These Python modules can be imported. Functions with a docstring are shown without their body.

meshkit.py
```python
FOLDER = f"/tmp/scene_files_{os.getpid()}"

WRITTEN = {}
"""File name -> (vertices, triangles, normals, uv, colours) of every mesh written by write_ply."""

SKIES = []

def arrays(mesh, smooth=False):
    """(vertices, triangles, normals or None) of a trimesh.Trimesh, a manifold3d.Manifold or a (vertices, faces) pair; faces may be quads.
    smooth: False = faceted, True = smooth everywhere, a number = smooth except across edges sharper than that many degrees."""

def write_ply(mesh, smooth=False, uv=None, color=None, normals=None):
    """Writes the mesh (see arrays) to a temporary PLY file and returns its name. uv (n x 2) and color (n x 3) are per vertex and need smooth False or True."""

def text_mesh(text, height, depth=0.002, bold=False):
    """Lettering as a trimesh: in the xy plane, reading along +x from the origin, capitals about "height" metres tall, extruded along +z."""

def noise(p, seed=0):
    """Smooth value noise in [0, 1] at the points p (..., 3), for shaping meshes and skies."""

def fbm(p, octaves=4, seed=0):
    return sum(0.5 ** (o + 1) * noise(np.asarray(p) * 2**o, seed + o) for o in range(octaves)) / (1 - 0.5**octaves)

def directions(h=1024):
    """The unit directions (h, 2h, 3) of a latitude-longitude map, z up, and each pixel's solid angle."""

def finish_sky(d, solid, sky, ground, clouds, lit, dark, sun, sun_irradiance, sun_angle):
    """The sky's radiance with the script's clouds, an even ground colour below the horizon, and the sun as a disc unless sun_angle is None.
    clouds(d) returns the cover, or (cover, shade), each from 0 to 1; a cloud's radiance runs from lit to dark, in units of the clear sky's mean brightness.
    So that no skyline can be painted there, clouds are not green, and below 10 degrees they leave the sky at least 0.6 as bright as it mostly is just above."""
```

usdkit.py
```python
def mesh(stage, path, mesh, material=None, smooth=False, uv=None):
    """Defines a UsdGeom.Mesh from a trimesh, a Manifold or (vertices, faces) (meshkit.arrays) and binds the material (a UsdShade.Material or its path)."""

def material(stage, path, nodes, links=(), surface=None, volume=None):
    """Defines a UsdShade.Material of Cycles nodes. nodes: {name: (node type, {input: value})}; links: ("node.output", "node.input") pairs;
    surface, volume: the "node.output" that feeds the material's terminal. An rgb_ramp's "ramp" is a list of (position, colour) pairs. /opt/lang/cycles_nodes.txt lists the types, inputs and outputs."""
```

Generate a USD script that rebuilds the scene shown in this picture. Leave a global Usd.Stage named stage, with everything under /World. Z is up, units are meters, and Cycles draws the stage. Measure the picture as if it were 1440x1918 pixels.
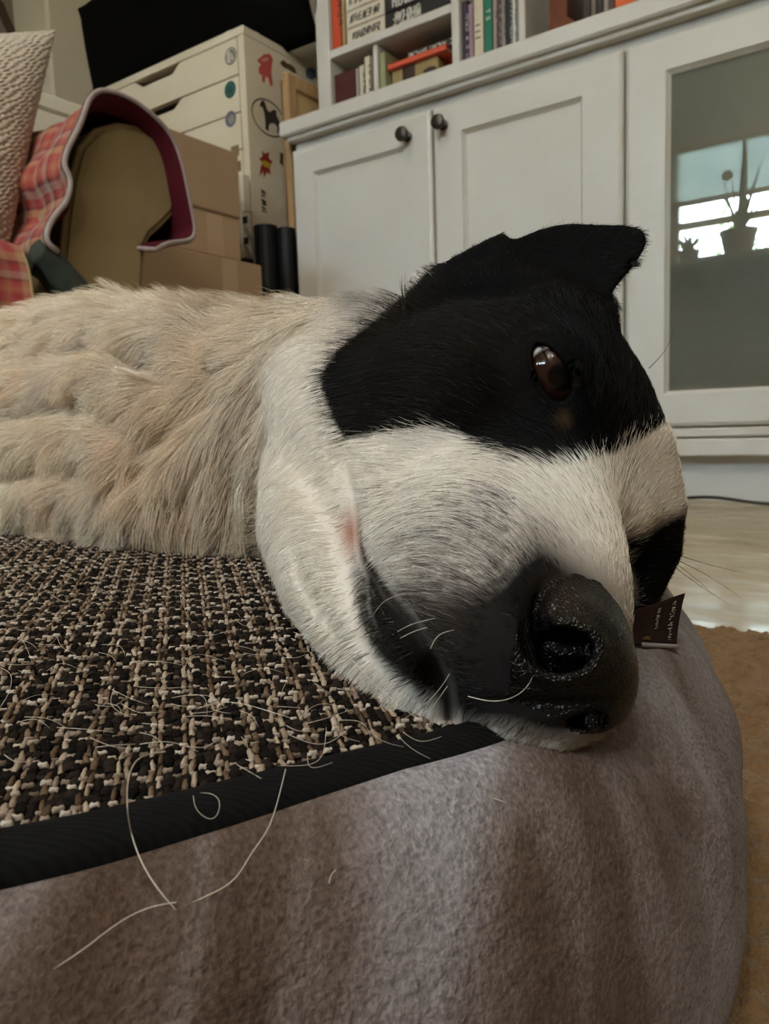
import math, numpy as np, trimesh, shapely, shapely.geometry as sg
from scipy.interpolate import CubicSpline
from scipy.spatial import cKDTree
from pxr import Usd, UsdGeom, UsdLux, UsdShade, Gf, Sdf, Vt
import usdkit, meshkit
rng = np.random.default_rng(7)
stage = Usd.Stage.CreateInMemory()
UsdGeom.SetStageUpAxis(stage, 'Z'); UsdGeom.SetStageMetersPerUnit(stage, 1.0)
UsdGeom.Xform.Define(stage, '/World'); UsdGeom.Scope.Define(stage, '/World/Looks')
# ---------------------------------------------------------------- camera: a phone held low beside the bed
CAM_H = .17
def _rot(y, p, r):
    cy, sy, cp, sp, cr, sr = np.cos(y), np.sin(y), np.cos(p), np.sin(p), np.cos(r), np.sin(r)
    return np.array([[cr, -sr, 0], [sr, cr, 0], [0, 0, 1]]) @ np.array([[1, 0, 0], [0, cp, -sp], [0, sp, cp]]) @ np.array([[cy, 0, sy], [0, 1, 0], [-sy, 0, cy]])
MT = _rot(0.61614325, 0.1122286, -0.03333644).T
def c2w_dir(v):
    d = np.asarray(v, float) @ MT.T
    return np.stack([d[..., 0], d[..., 2], -d[..., 1]], -1)
def c2w(v): return c2w_dir(v) + np.array([0, 0, CAM_H])
def w2c(p):
    p = np.asarray(p, float) - np.array([0, 0, CAM_H])
    return np.stack([p[..., 0], -p[..., 2], p[..., 1]], -1) @ MT
def ray(px, py): return c2w_dir(np.array([(px - 720) / 1442., (py - 959) / 1442., 1.]))
def onY(px, py, Y): r = ray(px, py); return r * Y / r[1] + np.array([0, 0, CAM_H])
def onX(px, py, X): r = ray(px, py); return r * X / r[0] + np.array([0, 0, CAM_H])
def onZ(px, py, Z): r = ray(px, py); return r * (Z - CAM_H) / r[2] + np.array([0, 0, CAM_H])
F_PX = 1442.0
def cam_at(px, py, Z): return np.array([(px - 720) / F_PX * Z, (py - 959) / F_PX * Z, Z])
cam = UsdGeom.Camera.Define(stage, '/World/camera')
_x, _y, _z = c2w_dir([1, 0, 0]), c2w_dir([0, -1, 0]), c2w_dir([0, 0, -1])
cam.AddTransformOp().Set(Gf.Matrix4d(*[float(v) for v in (*_x, 0, *_y, 0, *_z, 0, 0, 0, CAM_H, 1)]))
cam.CreateHorizontalApertureAttr(36.0); cam.CreateVerticalApertureAttr(36.0 * 1918 / 1440)
cam.CreateFocalLengthAttr(36.0 * 1442 / 1440); cam.CreateFStopAttr(48.0); cam.CreateFocusDistanceAttr(.205)
cam.CreateClippingRangeAttr((0.01, 200.0)); cam.CreateExposureAttr(0.38)
# ---------------------------------------------------------------- sky seen through the window
dome = UsdLux.DomeLight.Define(stage, '/World/sky'); dome.CreateIntensityAttr(21.0); dome.CreateColorAttr(Gf.Vec3f(.72, .88, 1.0))
LAMP_AT, LAMP_POWER = np.array([.28, -1.45, 1.95]), 620.0

# ---------------------------------------------------------------- helpers
_used = {}
def numbered(path):
    n = _used.get(path, 0); _used[path] = n + 1
    return path if n == 0 else f'{path}_{n:03d}'
def thing(name, label, cat, group=None, loc=(0, 0, 0), rz=0, kind=None, parent='/World'):
    x = UsdGeom.Xform.Define(stage, numbered(f'{parent}/{name}'))
    x.AddTranslateOp().Set(Gf.Vec3d(*map(float, loc)))
    if rz: x.AddRotateZOp().Set(float(rz))
    tag(x.GetPrim(), label, cat, group, kind); return x.GetPrim()
def tag(p, label=None, cat=None, group=None, kind=None):
    for k, v in (('label', label), ('category', cat), ('group', group), ('kind', kind)):
        if v: p.SetCustomDataByKey(k, v)
    return p
def part(name, mesh, m, parent='/World', smooth=False, label=None, kind=None, prims=None):
    path = numbered(f'{parent if isinstance(parent, str) else parent.GetPath()}/{name}')
    g = usdkit.mesh(stage, path, mesh, m, smooth)
    for k, v in (prims or {}).items():
        if np.ndim(v) == 2: UsdGeom.PrimvarsAPI(g).CreatePrimvar(k, Sdf.ValueTypeNames.Color3fArray, 'vertex').Set(Vt.Vec3fArray.FromNumpy(np.asarray(v, np.float32)))
        else: UsdGeom.PrimvarsAPI(g).CreatePrimvar(k, Sdf.ValueTypeNames.FloatArray, 'vertex').Set(Vt.FloatArray.FromNumpy(np.asarray(v, np.float32)))
    p = g.GetPrim()
    if label: p.SetCustomDataByKey('label', label)
    if kind: p.SetCustomDataByKey('kind', kind)
    return p
def one(name, mesh, m, label, cat, group=None, smooth=False, kind=None, prims=None):
    return tag(part(name, mesh, m, '/World', smooth, prims=prims), label, cat, group, kind)
def struct(name, mesh, m, smooth=False): return tag(part(name, mesh, m, '/World', smooth), kind='structure')
def cat(*ms): return trimesh.util.concatenate([m for m in ms if m is not None])
def box(x0, x1, y0, y1, z0, z1, b=0.0):
    """a box, its edges chamfered by b"""
    lo, hi = np.minimum([x0, y0, z0], [x1, y1, z1]), np.maximum([x0, y0, z0], [x1, y1, z1])
    if b <= 0:
        m = trimesh.creation.box(hi - lo); m.apply_translation((lo + hi) / 2); return m
    pts = []
    for sx in (0, 1):
        for sy in (0, 1):
            for sz in (0, 1):
                c = np.where([sx, sy, sz], hi, lo); s = np.where([sx, sy, sz], -1, 1)
                for k in range(3):
                    v = c.copy().astype(float)
                    for j in range(3):
                        if j != k: v[j] += s[j] * b
                    pts.append(v)
    return trimesh.convex.convex_hull(np.array(pts))
def tube(pts, r, n=8, caps=True):
    p = np.asarray(pts, float); r = np.broadcast_to(np.asarray(r, float), (len(p),))
    t = np.gradient(p, axis=0); t /= np.linalg.norm(t, axis=1, keepdims=True) + 1e-12
    u = np.cross(t[0], [0, 0, 1.0] if abs(t[0][2]) < .9 else [1.0, 0, 0]); u /= np.linalg.norm(u)
    U = []
    for i in range(len(p)):
        u = u - t[i] * (u @ t[i]); u /= np.linalg.norm(u); U.append(u)
    U = np.array(U); W = np.cross(t, U); a = np.arange(n) * 2 * np.pi / n
    v = (p[:, None] + r[:, None, None] * (np.cos(a)[None, :, None] * U[:, None] + np.sin(a)[None, :, None] * W[:, None])).reshape(-1, 3)
    f = []
    for i in range(len(p) - 1):
        for j in range(n):
            a0, b0 = i * n + j, i * n + (j + 1) % n
            f += [[a0, b0, b0 + n], [a0, b0 + n, a0 + n]]
    if caps:
        k = len(v); v = np.vstack([v, p[:1], p[-1:]])
        for j in range(n):
            f += [[(j + 1) % n, j, k], [(len(p) - 1) * n + j, (len(p) - 1) * n + (j + 1) % n, k + 1]]
    return trimesh.Trimesh(v, f, process=False)
def prism(poly2d, h, M=None):
    """polygon in xy extruded along +z by h, then mapped by the 4x4 matrix M"""
    P = poly2d if isinstance(poly2d, sg.Polygon) else sg.Polygon(poly2d)
    m = trimesh.creation.extrude_polygon(P.buffer(0), h)
    if M is not None: m.apply_transform(M)
    return m
def frame(o, ex, ey, ez):
    M = np.eye(4); M[:3, 0], M[:3, 1], M[:3, 2], M[:3, 3] = ex, ey, ez, o; return M
def lathe(profile, n=24, M=None):
    m = trimesh.creation.revolve(np.asarray(profile, float), sections=n)
    if M is not None: m.apply_transform(M)
    return m
def spline(pts, n, closed=False):
    pts = np.asarray(pts, float); k = len(pts)
    if closed: pts = np.vstack([pts, pts[:1]])
    t = np.r_[0, np.cumsum(np.linalg.norm(np.diff(pts, axis=0), axis=1) ** .5)]
    cs = CubicSpline(t, pts, bc_type='periodic' if closed else 'natural')
    return cs(np.linspace(0, t[-1], n, endpoint=not closed))
XZ = lambda x, y, z: frame([x, y, z], [1, 0, 0], [0, 0, 1], [0, -1, 0])    # a picture on a plane Y = const that faces the camera side
YZ = lambda x, y, z: frame([x, y, z], [0, 1, 0], [0, 0, 1], [1, 0, 0])     # a picture on a plane X = const that faces +X
# ---------------------------------------------------------------- materials
_mats = {}
def mat(name, col, rough=.5, var=None, scale=20, bump=0, bscale=200, metal=0, spec=.5, sheen=0, coat=0, stretch=(1, 1, 1), detail=4, extra=None, obj=True, sheen_tint=(1, 1, 1), bdist=.002):
    """a principled material: base colour varied towards VAR by noise, bump of another noise"""
    if name in _mats: return _mats[name]
    n = {'p': ('principled_bsdf', {'base_color': col, 'roughness': rough, 'metallic': metal, 'specular_ior_level': spec, 'sheen_weight': sheen, 'sheen_roughness': .4, 'sheen_tint': sheen_tint, 'coat_weight': coat, **(extra or {})}),
         't': ('texture_coordinate', {}), 'm': ('mapping', {'scale': stretch})}
    l = [('t.object' if obj else 't.generated', 'm.vector')]
    if var is not None:
        n['n'] = ('noise_texture', {'scale': scale, 'detail': detail, 'roughness': .6}); n['r'] = ('rgb_ramp', {'ramp': [(.3, col), (.7, var)]})
        l += [('m.vector', 'n.vector'), ('n.fac', 'r.fac'), ('r.color', 'p.base_color')]
    if bump:
        n['bn'] = ('noise_texture', {'scale': bscale, 'detail': 3}); n['b'] = ('bump', {'strength': bump, 'distance': bdist})
        l += [('m.vector', 'bn.vector'), ('bn.fac', 'b.height'), ('b.normal', 'p.normal')]
    _mats[name] = usdkit.material(stage, f'/World/Looks/{name}', n, l, surface='p.BSDF')
    return _mats[name]
# ================================================================ the room
YC = 1.567
WY = -2.0
wall_m = mat('wall_paint', (.62, .56, .45), .8, (.66, .60, .49), 3, .05, 300)
white_m = mat('white_paint', (.57, .56, .525), .38, (.60, .59, .555), 6, .06, 260)
white2_m = mat('white_laminate', (.66, .59, .46), .45, (.69, .62, .49), 5)
floor_m = usdkit.material(stage, '/World/Looks/floor_stone', {
    't': ('texture_coordinate', {}), 'm': ('mapping', {'scale': (1, 3, 1)}),
    'n': ('noise_texture', {'scale': 3.2, 'detail': 5, 'roughness': .6, 'distortion': .8}), 'r': ('rgb_ramp', {'ramp': [(.25, (.36, .29, .18)), (.5, (.50, .43, .30)), (.75, (.40, .36, .28))]}),
    'n2': ('noise_texture', {'scale': 9, 'detail': 2}), 'r2': ('map_range', {'from_min': .3, 'from_max': .7, 'to_min': .08, 'to_max': .3}),
    'b': ('bump', {'strength': .12, 'distance': .004}), 'p': ('principled_bsdf', {'specular_ior_level': .6})},
    [('t.object', 'm.vector'), ('m.vector', 'n.vector'), ('m.vector', 'n2.vector'), ('n.fac', 'r.fac'), ('r.color', 'p.base_color'), ('n2.fac', 'r2.value'), ('r2.result', 'p.roughness'), ('n2.fac', 'b.height'), ('b.normal', 'p.normal')], surface='p.BSDF')
RX0, RX1, RY1, RH = -2.75, 1.9, 2.08, 2.5
struct('floor', box(RX0 - .1, RX1 + .1, WY - .1, RY1 + .1, -.05, 0), floor_m)
struct('ceiling', box(RX0 - .1, RX1 + .1, WY - .1, RY1 + .1, RH, RH + .1), mat('ceiling_paint', (.74, .71, .64), .9))
struct('wall_back', box(RX0 - .1, RX1 + .1, RY1, RY1 + .1, 0, RH), wall_m)
struct('wall_left', box(RX0 - .1, RX0, WY, RY1, 0, RH), wall_m)
wall2_m = mat('wall_paint_olive', (.20, .19, .15), .85, (.23, .215, .17), 3, .05, 300)  # walls out of view, darkened to cut their haze in the dog's eye
struct('wall_right', box(RX1, RX1 + .1, WY, RY1, 0, RH), wall2_m)
# a chimney pier in the far left corner
struct('wall_pier', box(-2.75, -2.52, 1.66, 2.08, 0, RH, .01), wall_m)
# window wall, behind the camera; seen in the glass of the cabinet door
WX0, WX1, WZ0, WZ1 = -1.39, -.1, 1.096, 2.25
struct('wall_front', cat(box(RX0, WX0, WY - .12, WY, 0, RH), box(WX1, RX1, WY - .12, WY, 0, RH), box(WX0, WX1, WY - .12, WY, 0, WZ0), box(WX0, WX1, WY - .12, WY, WZ1, RH)), wall2_m)
frame_m = mat('window_frame_paint', (.30, .22, .13), .5, (.34, .25, .15), 12)
win = tag(UsdGeom.Xform.Define(stage, numbered('/World/window_1')).GetPrim(), kind='structure')
part('window_frame', cat(box(WX0, WX0 + .05, WY - .1, WY - .04, WZ0, WZ1), box(WX1 - .05, WX1, WY - .1, WY - .04, WZ0, WZ1), box(WX0, WX1, WY - .1, WY - .04, WZ0, WZ0 + .05), box(WX0, WX1, WY - .1, WY - .04, WZ1 - .05, WZ1)), frame_m, win)
for zb in (1.351,): part('glazing_bar', box(WX0, WX1, WY - .09, WY - .05, zb - .02, zb + .02), frame_m, win)
for xb in (-.62,): part('mullion', box(xb - .02, xb + .02, WY - .09, WY - .05, WZ0, WZ1), frame_m, win)
pane_m = usdkit.material(stage, '/World/Looks/window_glass', {'t': ('transparent_bsdf', {'color': (.96, .98, .97)}), 'g': ('glossy_bsdf', {'roughness': .01, 'color': (1, 1, 1)}), 'f': ('fresnel', {'IOR': 1.5}), 'x': ('mix_closure', {})},
    [('f.fac', 'x.fac'), ('t.BSDF', 'x.closure1'), ('g.BSDF', 'x.closure2')], surface='x.closure')
part('pane', box(WX0 + .03, WX1 - .03, WY - .074, WY - .07, WZ0 + .03, WZ1 - .03), pane_m, win)
part('window_sill', box(WX0 - .04, WX1 + .04, WY - .12, WY + .24, WZ0 - .04, WZ0, .004), mat('sill_paint', (.25, .22, .19), .5), win)
blind_m = usdkit.material(stage, '/World/Looks/blind_fabric', {'n': ('noise_texture', {'scale': 4, 'detail': 3}), 'r': ('rgb_ramp', {'ramp': [(.3, (.66, .70, .74)), (.7, (.80, .82, .84))]}), 'd': ('diffuse_bsdf', {}), 't': ('translucent_bsdf', {}), 'x': ('mix_closure', {'fac': .55})},
    [('n.fac', 'r.fac'), ('r.color', 'd.color'), ('r.color', 't.color'), ('d.BSDF', 'x.closure1'), ('t.BSDF', 'x.closure2')], surface='x.closure')
b = thing('roller_blind', 'pale translucent roller blind half lowered in the window, mirrored in the cabinet glass', 'blind')
part('blind_fabric', box(WX0 + .015, WX1 - .015, WY - .03, WY - .028, 1.485, 1.785), blind_m, b)
part('blind_roll', box(WX0 + .01, WX1 - .01, WY - .055, WY + .01, 1.785, 1.83, .01), frame_m, b)
part('blind_pull', lathe([(0, -.004), (.03, -.004), (.031, 0), (.03, .004), (0, .004)], 20, frame([-1.049, WY - .005, 1.594], [1, 0, 0], [0, 0, 1], [0, -1, 0])), frame_m, b)
part('bottom_bar', box(WX0 + .01, WX1 - .01, WY - .04, WY - .02, 1.463, 1.495, .004), frame_m, b)
tag(part('window_transom', box(WX0, WX1, WY - .1, WY - .02, 1.825, WZ1), mat('transom_board', (.25, .24, .19), .8), win))
# plant on the window sill (mirrored in the cabinet glass)
leaf_m = mat('leaf_green', (.10, .13, .035), .5, (.17, .17, .05), 30)
pl = thing('potted_plant', 'potted plant with tall sword leaves on the window sill, mirrored in the cabinet glass', 'plant', loc=(-.957, WY + .125, WZ0))
part('pot', lathe([(0, 0), (.075, 0), (.1, .12), (.105, .12), (.105, .14), (.092, .14), (.088, .12), (0, .115)], 24), mat('pot_clay', (.20, .13, .10), .7), pl, 30)
def blade(base, tip, w, bend, n=14):
    base, tip = np.array(base, float), np.array(tip, float); t = np.linspace(0, 1, n)[:, None]
    c = base + (tip - base) * t + np.array(bend) * np.sin(t * np.pi)
    wid = w * (1 - t[:, 0] ** 2.2) + .001; side = np.array([1, .2, 0]); th = np.array([0, .002, 0])
    v = np.concatenate([c - side * wid[:, None], c + th * 2, c + side * wid[:, None], c - th])
    f = []
    for i in range(n - 1):
        for a, b2 in ((0, n), (n, 2 * n), (2 * n, 3 * n), (3 * n, 0)): f += [[a + i, b2 + i, b2 + i + 1], [a + i, b2 + i + 1, a + i + 1]]
    return trimesh.Trimesh(v, f, process=False)
for tip, w, bend in (((.02, .0, .76), .025, (.015, 0, 0)), ((.12, 0, .52), .012, (0, 0, 0)), ((-.09, .0, .44), .008, (0, 0, 0)), ((-.04, .0, .46), .007, (0, 0, 0)), ((.05, .02, .33), .012, (.01, 0, 0)), ((-.37, .0, .19), .010, (.07, 0, .21)), ((.2, .0, .25), .01, (0, 0, .1)), ((.28, 0, .1), .01, (0, 0, .16))):
    part('leaf', blade((0, 0, .1), tip, w, bend), leaf_m, pl, True)
pl2 = thing('potted_plant', 'bushy pale potted plant at the left of the window sill, mirrored in glass', 'plant', loc=(-1.24, WY + .10, WZ0))
part('pot', lathe([(0, 0), (.05, 0), (.065, .07), (.06, .07), (.056, .06), (0, .055)], 20), mat('pot_clay', (.2, .1, .1)), pl2, 30)
for k in range(26):
    a = rng.uniform(0, 6.28); r_ = rng.uniform(.04, .11)
    part('leaf', blade((0, 0, .05), (r_ * math.cos(a), r_ * .6 * math.sin(a), rng.uniform(.06, .19)), .010, (0, 0, .02), 7), mat('leaf_pale', (.22, .26, .12), .5, (.3, .32, .16), 40), pl2, True)
# trees outside the window
bark = mat('bark', (.09, .07, .05), .9)
for k, (x, y, h, s) in enumerate(((-5.6, -9.0, 3.6, .9), (-1.2, -9.8, 4.2, 1.0), (3.6, -9.2, 3.8, 1.0))):
    t = thing('tree', ('small leafy tree outside the window, left of the three', 'taller leafy tree outside the middle of the window', 'broad leafy tree outside the window, right of the three')[k], 'tree', loc=(x, y, 0))
    part('trunk', tube([(0, 0, -.2), (.05, 0, h * .4), (0, 0, h * .8)], [.12, .08, .03], 8), bark, t, True)
    P = np.clip(rng.normal(size=(900, 3)), -1.9, 1.9) * [s * .75, s * .5, h * .2] + [0, 0, h * .6]
    v = []; f = []
    for q in P:
        d1, d2 = rng.normal(size=3), rng.normal(size=3); d1 /= np.linalg.norm(d1); d2 -= d1 * (d1 @ d2); d2 /= np.linalg.norm(d2); i = len(v)
        v += [q - d1 * .11, q + d2 * .05, q + d1 * .11, q - d2 * .05]; f += [[i, i + 1, i + 2], [i, i + 2, i + 3]]
    part('foliage', trimesh.Trimesh(v, f, process=False), mat('tree_leaves', (.10, .17, .06), .6, (.16, .24, .09), 3), t, kind='stuff')
for k in range(7):
    hx = -4.2 + k * 1.25; t = thing('shrub', ('first', 'second', 'third', 'fourth', 'fifth', 'sixth', 'seventh')[k] + ' leafy shrub from the left in the row outside the window', 'shrub', 'shrubs outside the window', loc=(hx, -6.2 + .2 * (k % 2), -.2))
    part('stem', tube([(0, 0, 0), (.03, 0, .8), (0, .02, 1.4)], [.03, .02, .01], 6), bark, t, True)
    P = np.clip(rng.normal(size=(330, 3)), -1.7, 1.7) * [.28, .22, .42] + [0, 0, 1.35 + .12 * (k % 3)]; v = []; f = []
    for q in P:
        d1, d2 = rng.normal(size=3), rng.normal(size=3); d1 /= np.linalg.norm(d1); d2 -= d1 * (d1 @ d2); d2 /= np.linalg.norm(d2); i_ = len(v)
        v += [q - d1 * .08, q + d2 * .035, q + d1 * .08, q - d2 * .035]; f += [[i_, i_ + 1, i_ + 2], [i_, i_ + 2, i_ + 3]]
    part('foliage', trimesh.Trimesh(v, f, process=False), mat('shrub_leaves', (.20, .26, .13), .6, (.30, .34, .2), 5), t, kind='stuff')
struct('ground_outside', box(-20, 20, -30, WY - .13, -.3, -.2), mat('grass_far', (.16, .19, .08), .9))
# ---------------------------------------------------------------- ceiling lamp of six bulbs (its bulbs are the sparks in the dog's eye)
lamp = thing('ceiling_lamp', 'brass ceiling lamp with six round glowing bulbs, seen as sparks in the eye', 'lamp', loc=LAMP_AT)
brass = mat('brass', (.55, .38, .15), .3, metal=1)
part('canopy', lathe([(0, .4), (.07, .4), (.07, .38), (.02, .36), (.012, .36), (.012, 0), (.03, -.01), (.03, -.04), (0, -.05)], 20), brass, lamp, 30)
for k in range(6):
    a = k * math.pi / 3 + .3; x, y = .27 * math.cos(a), .27 * math.sin(a)
    part('arm', tube([(0, 0, -.02), (x * .5, y * .5, -.07), (x, y, -.03)], .008, 8), brass, lamp, True)
    part('socket', lathe([(0, -.035), (.02, -.035), (.022, .0), (0, .0)], 14, frame([x, y, 0], [1, 0, 0], [0, 1, 0], [0, 0, 1])), brass, lamp, 30)
    s = UsdLux.SphereLight.Define(stage, numbered(f'{lamp.GetPath()}/bulb')); s.CreateRadiusAttr(.02); s.CreateIntensityAttr(LAMP_POWER); s.CreateColorAttr(Gf.Vec3f(1, .93, .82)); s.AddTranslateOp().Set(Gf.Vec3d(x, y, .045))
dl = thing('ceiling_light', 'flat round opal ceiling light added out of view to light the dog from above', 'lamp', loc=(-.75, .15, RH))  # added overhead lamp, out of view, for stronger top light on the dog
part('rim', lathe([(.19, 0), (.215, 0), (.215, -.05), (.20, -.05), (.20, -.01), (.19, -.01)], 40), brass, dl, 30)
s = UsdLux.DiskLight.Define(stage, f'{dl.GetPath()}/diffuser'); s.CreateRadiusAttr(.19); s.CreateIntensityAttr(26.0); s.CreateColorAttr(Gf.Vec3f(1, .935, .83)); s.AddTranslateOp().Set(Gf.Vec3d(0, 0, -.035))
# ================================================================ the white built-in cabinet
def panel_door(x0, x1, z0, z1, y, px0, px1, pz0, pz1, depth=.011, glass=False):
    """frame-and-panel door facing -Y: a flat frame with eased edges and a sloped sticking down to the recessed panel"""
    t, e, s = .020, .008, .007
    loops = [(x0, x1, z0, z1, y + t), (x0, x1, z0, z1, y + e * .8), (x0 + .003, x1 - .003, z0 + .003, z1 - .003, y + e * .35), (x0 + e, x1 - e, z0 + e, z1 - e, y), (px0, px1, pz0, pz1, y), (px0 + .001, px1 - .001, pz0 + .001, pz1 - .001, y + .003), (px0 + s, px1 - s, pz0 + s, pz1 - s, y + depth), (px0 + s, px1 - s, pz0 + s, pz1 - s, y + t)]
    v = []; f = []
    for a0, a1, b0, b1, yy in loops: v += [(a0, yy, b0), (a1, yy, b0), (a1, yy, b1), (a0, yy, b1)]
    n = len(loops)
    for i in range(n):
        j = (i + 1) % n
        for k in range(4):
            m = (k + 1) % 4; f += [[i * 4 + k, i * 4 + m, j * 4 + m], [i * 4 + k, j * 4 + m, j * 4 + k]]
    return trimesh.Trimesh(v, f, process=False), box(px0 + s - .004, px1 - s + .004, y + depth, y + depth + .006, pz0 + s - .004, pz1 - s + .004)
ZD0, ZD1, ZB, ZT = .148, .876, .090, .909
knob_m = mat('knob_metal', (.045, .042, .035), .38, (.075, .068, .055), 60, metal=.8)
def knob(x, z, parent):
    part('knob', lathe([(0, 0), (.011, 0), (.0115, .004), (.0065, .007), (.0055, .014), (.008, .019), (.0150, .022), (.0165, .027), (.0145, .033), (.008, .036), (0, .0368)], 28, frame([x, YC, z], [1, 0, 0], [0, 0, 1], [0, -1, 0])), knob_m, parent, 35, label='dark round metal knob')
cab = thing('base_cabinet', 'white painted two-door base cabinet with dark knobs under the bookcase', 'cabinet')
XL, XM, XR = -1.367, -.506, .36
def carcass(x0, x1, parent):
    part('body', cat(box(x0, x0 + .018, YC + .041, RY1 - .001, ZB, ZT), box(x1 - .018, x1, YC + .041, RY1 - .001, ZB, ZT), box(x0 + .018, x1 - .018, YC + .041, RY1 - .02, ZB, ZB + .018), box(x0 + .018, x1 - .018, RY1 - .02, RY1 - .001, ZB, ZT), box(x0, x1, YC + .022, YC + .04, ZD1 - .02, ZT), box(x0, x1, YC + .022, YC + .04, ZB, ZD0 + .02), box(x0, x0 + .04, YC + .0225, YC + .04, ZB + .002, ZT - .002), box(x1 - .04, x1, YC + .0225, YC + .04, ZB + .002, ZT - .002)), white_m, parent)
    part('bottom_rail', cat(box(x0, x1, YC + .004, YC + .022, ZB, .124, .003), box(x0, x1, YC + .006, YC + .022, .127, ZD0 - .003, .003)), white_m, parent)
    part('toe_kick', box(x0, x1, YC + .012 + .05, YC + .08, 0, ZB), white_m, parent)
carcass(XL, XM, cab)
for x0, x1, p0, p1, kx, kz in ((XL + .002, -.9475, -1.297, -1.024, -1.008, .828), (-.9425, XM - .005, -.868, -.592, -.912, .831)):
    f_, p_ = panel_door(x0, x1, ZD0, ZD1, YC, p0, p1, .215, .811)
    d = part('door', f_, white_m, cab); part('door_panel', p_, white_m, d); knob(kx, kz, d)
gc = thing('glass_cabinet', 'white base cabinet with a greenish glass door at the right', 'cabinet')
carcass(XM, XR, gc)
f_, p_ = panel_door(XM + .001, XR - .002, ZD0, ZD1, YC, -.429, XR - .08, .211, .815, .012)
d = part('door', f_, white_m, gc)
glass_m = usdkit.material(stage, '/World/Looks/cabinet_glass', {
    'n': ('noise_texture', {'scale': 5, 'detail': 3}), 'r': ('rgb_ramp', {'ramp': [(.3, (.20, .225, .20)), (.7, (.23, .25, .225))]}),
    'd': ('diffuse_bsdf', {}), 't': ('refraction_bsdf', {'IOR': 1.02, 'roughness': .25, 'color': (.75, .8, .77)}), 'x': ('mix_closure', {'fac': .5}),
    'g': ('glossy_bsdf', {'roughness': .006, 'color': (1, 1, 1)}), 'f': ('layer_weight', {'blend': .35}), 'fm': ('map_range', {'from_min': 0, 'from_max': 1, 'to_min': .16, 'to_max': 1}), 'y': ('mix_closure', {})},
    [('n.fac', 'r.fac'), ('r.color', 'd.color'), ('d.BSDF', 'x.closure1'), ('t.BSDF', 'x.closure2'), ('f.fresnel', 'fm.value'), ('fm.result', 'y.fac'), ('x.closure', 'y.closure1'), ('g.BSDF', 'y.closure2')], surface='y.closure')
part('glass_pane', p_, glass_m, d, label='greenish translucent glass pane mirroring the window')
part('shelf', cat(box(XM + .018, XR - .018, YC + .06, RY1 - .02, .36, .378), box(XM + .018, XR - .018, YC + .06, RY1 - .02, .6, .618)), white_m, gc)
mug = thing('mug', 'pinkish mug behind the cabinet glass near its bottom right', 'mug', loc=(-.27, YC + .13, ZB + .018))
part('body', lathe([(0, 0), (.04, 0), (.045, .01), (.045, .2), (.04, .2), (.04, .01), (0, .008)], 24), mat('mug_pink', (.55, .32, .28), .4), mug, 30)
part('handle', tube([(.043, 0, .16), (.075, 0, .15), (.075, 0, .07), (.043, 0, .05)], .006), mat('mug_pink', (.5, .3, .3)), mug, True)
# ---- worktop
CT = cat(box(XL - .022, XR + .02, YC - .018, RY1 - .001, ZT + .0005, .947, .004), box(XL - .008, XR, YC - .004, YC + .021, ZT - .010, ZT + .002, .002))
one('worktop', CT, white_m, 'long white painted worktop lying over both base cabinets', 'worktop')
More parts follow.
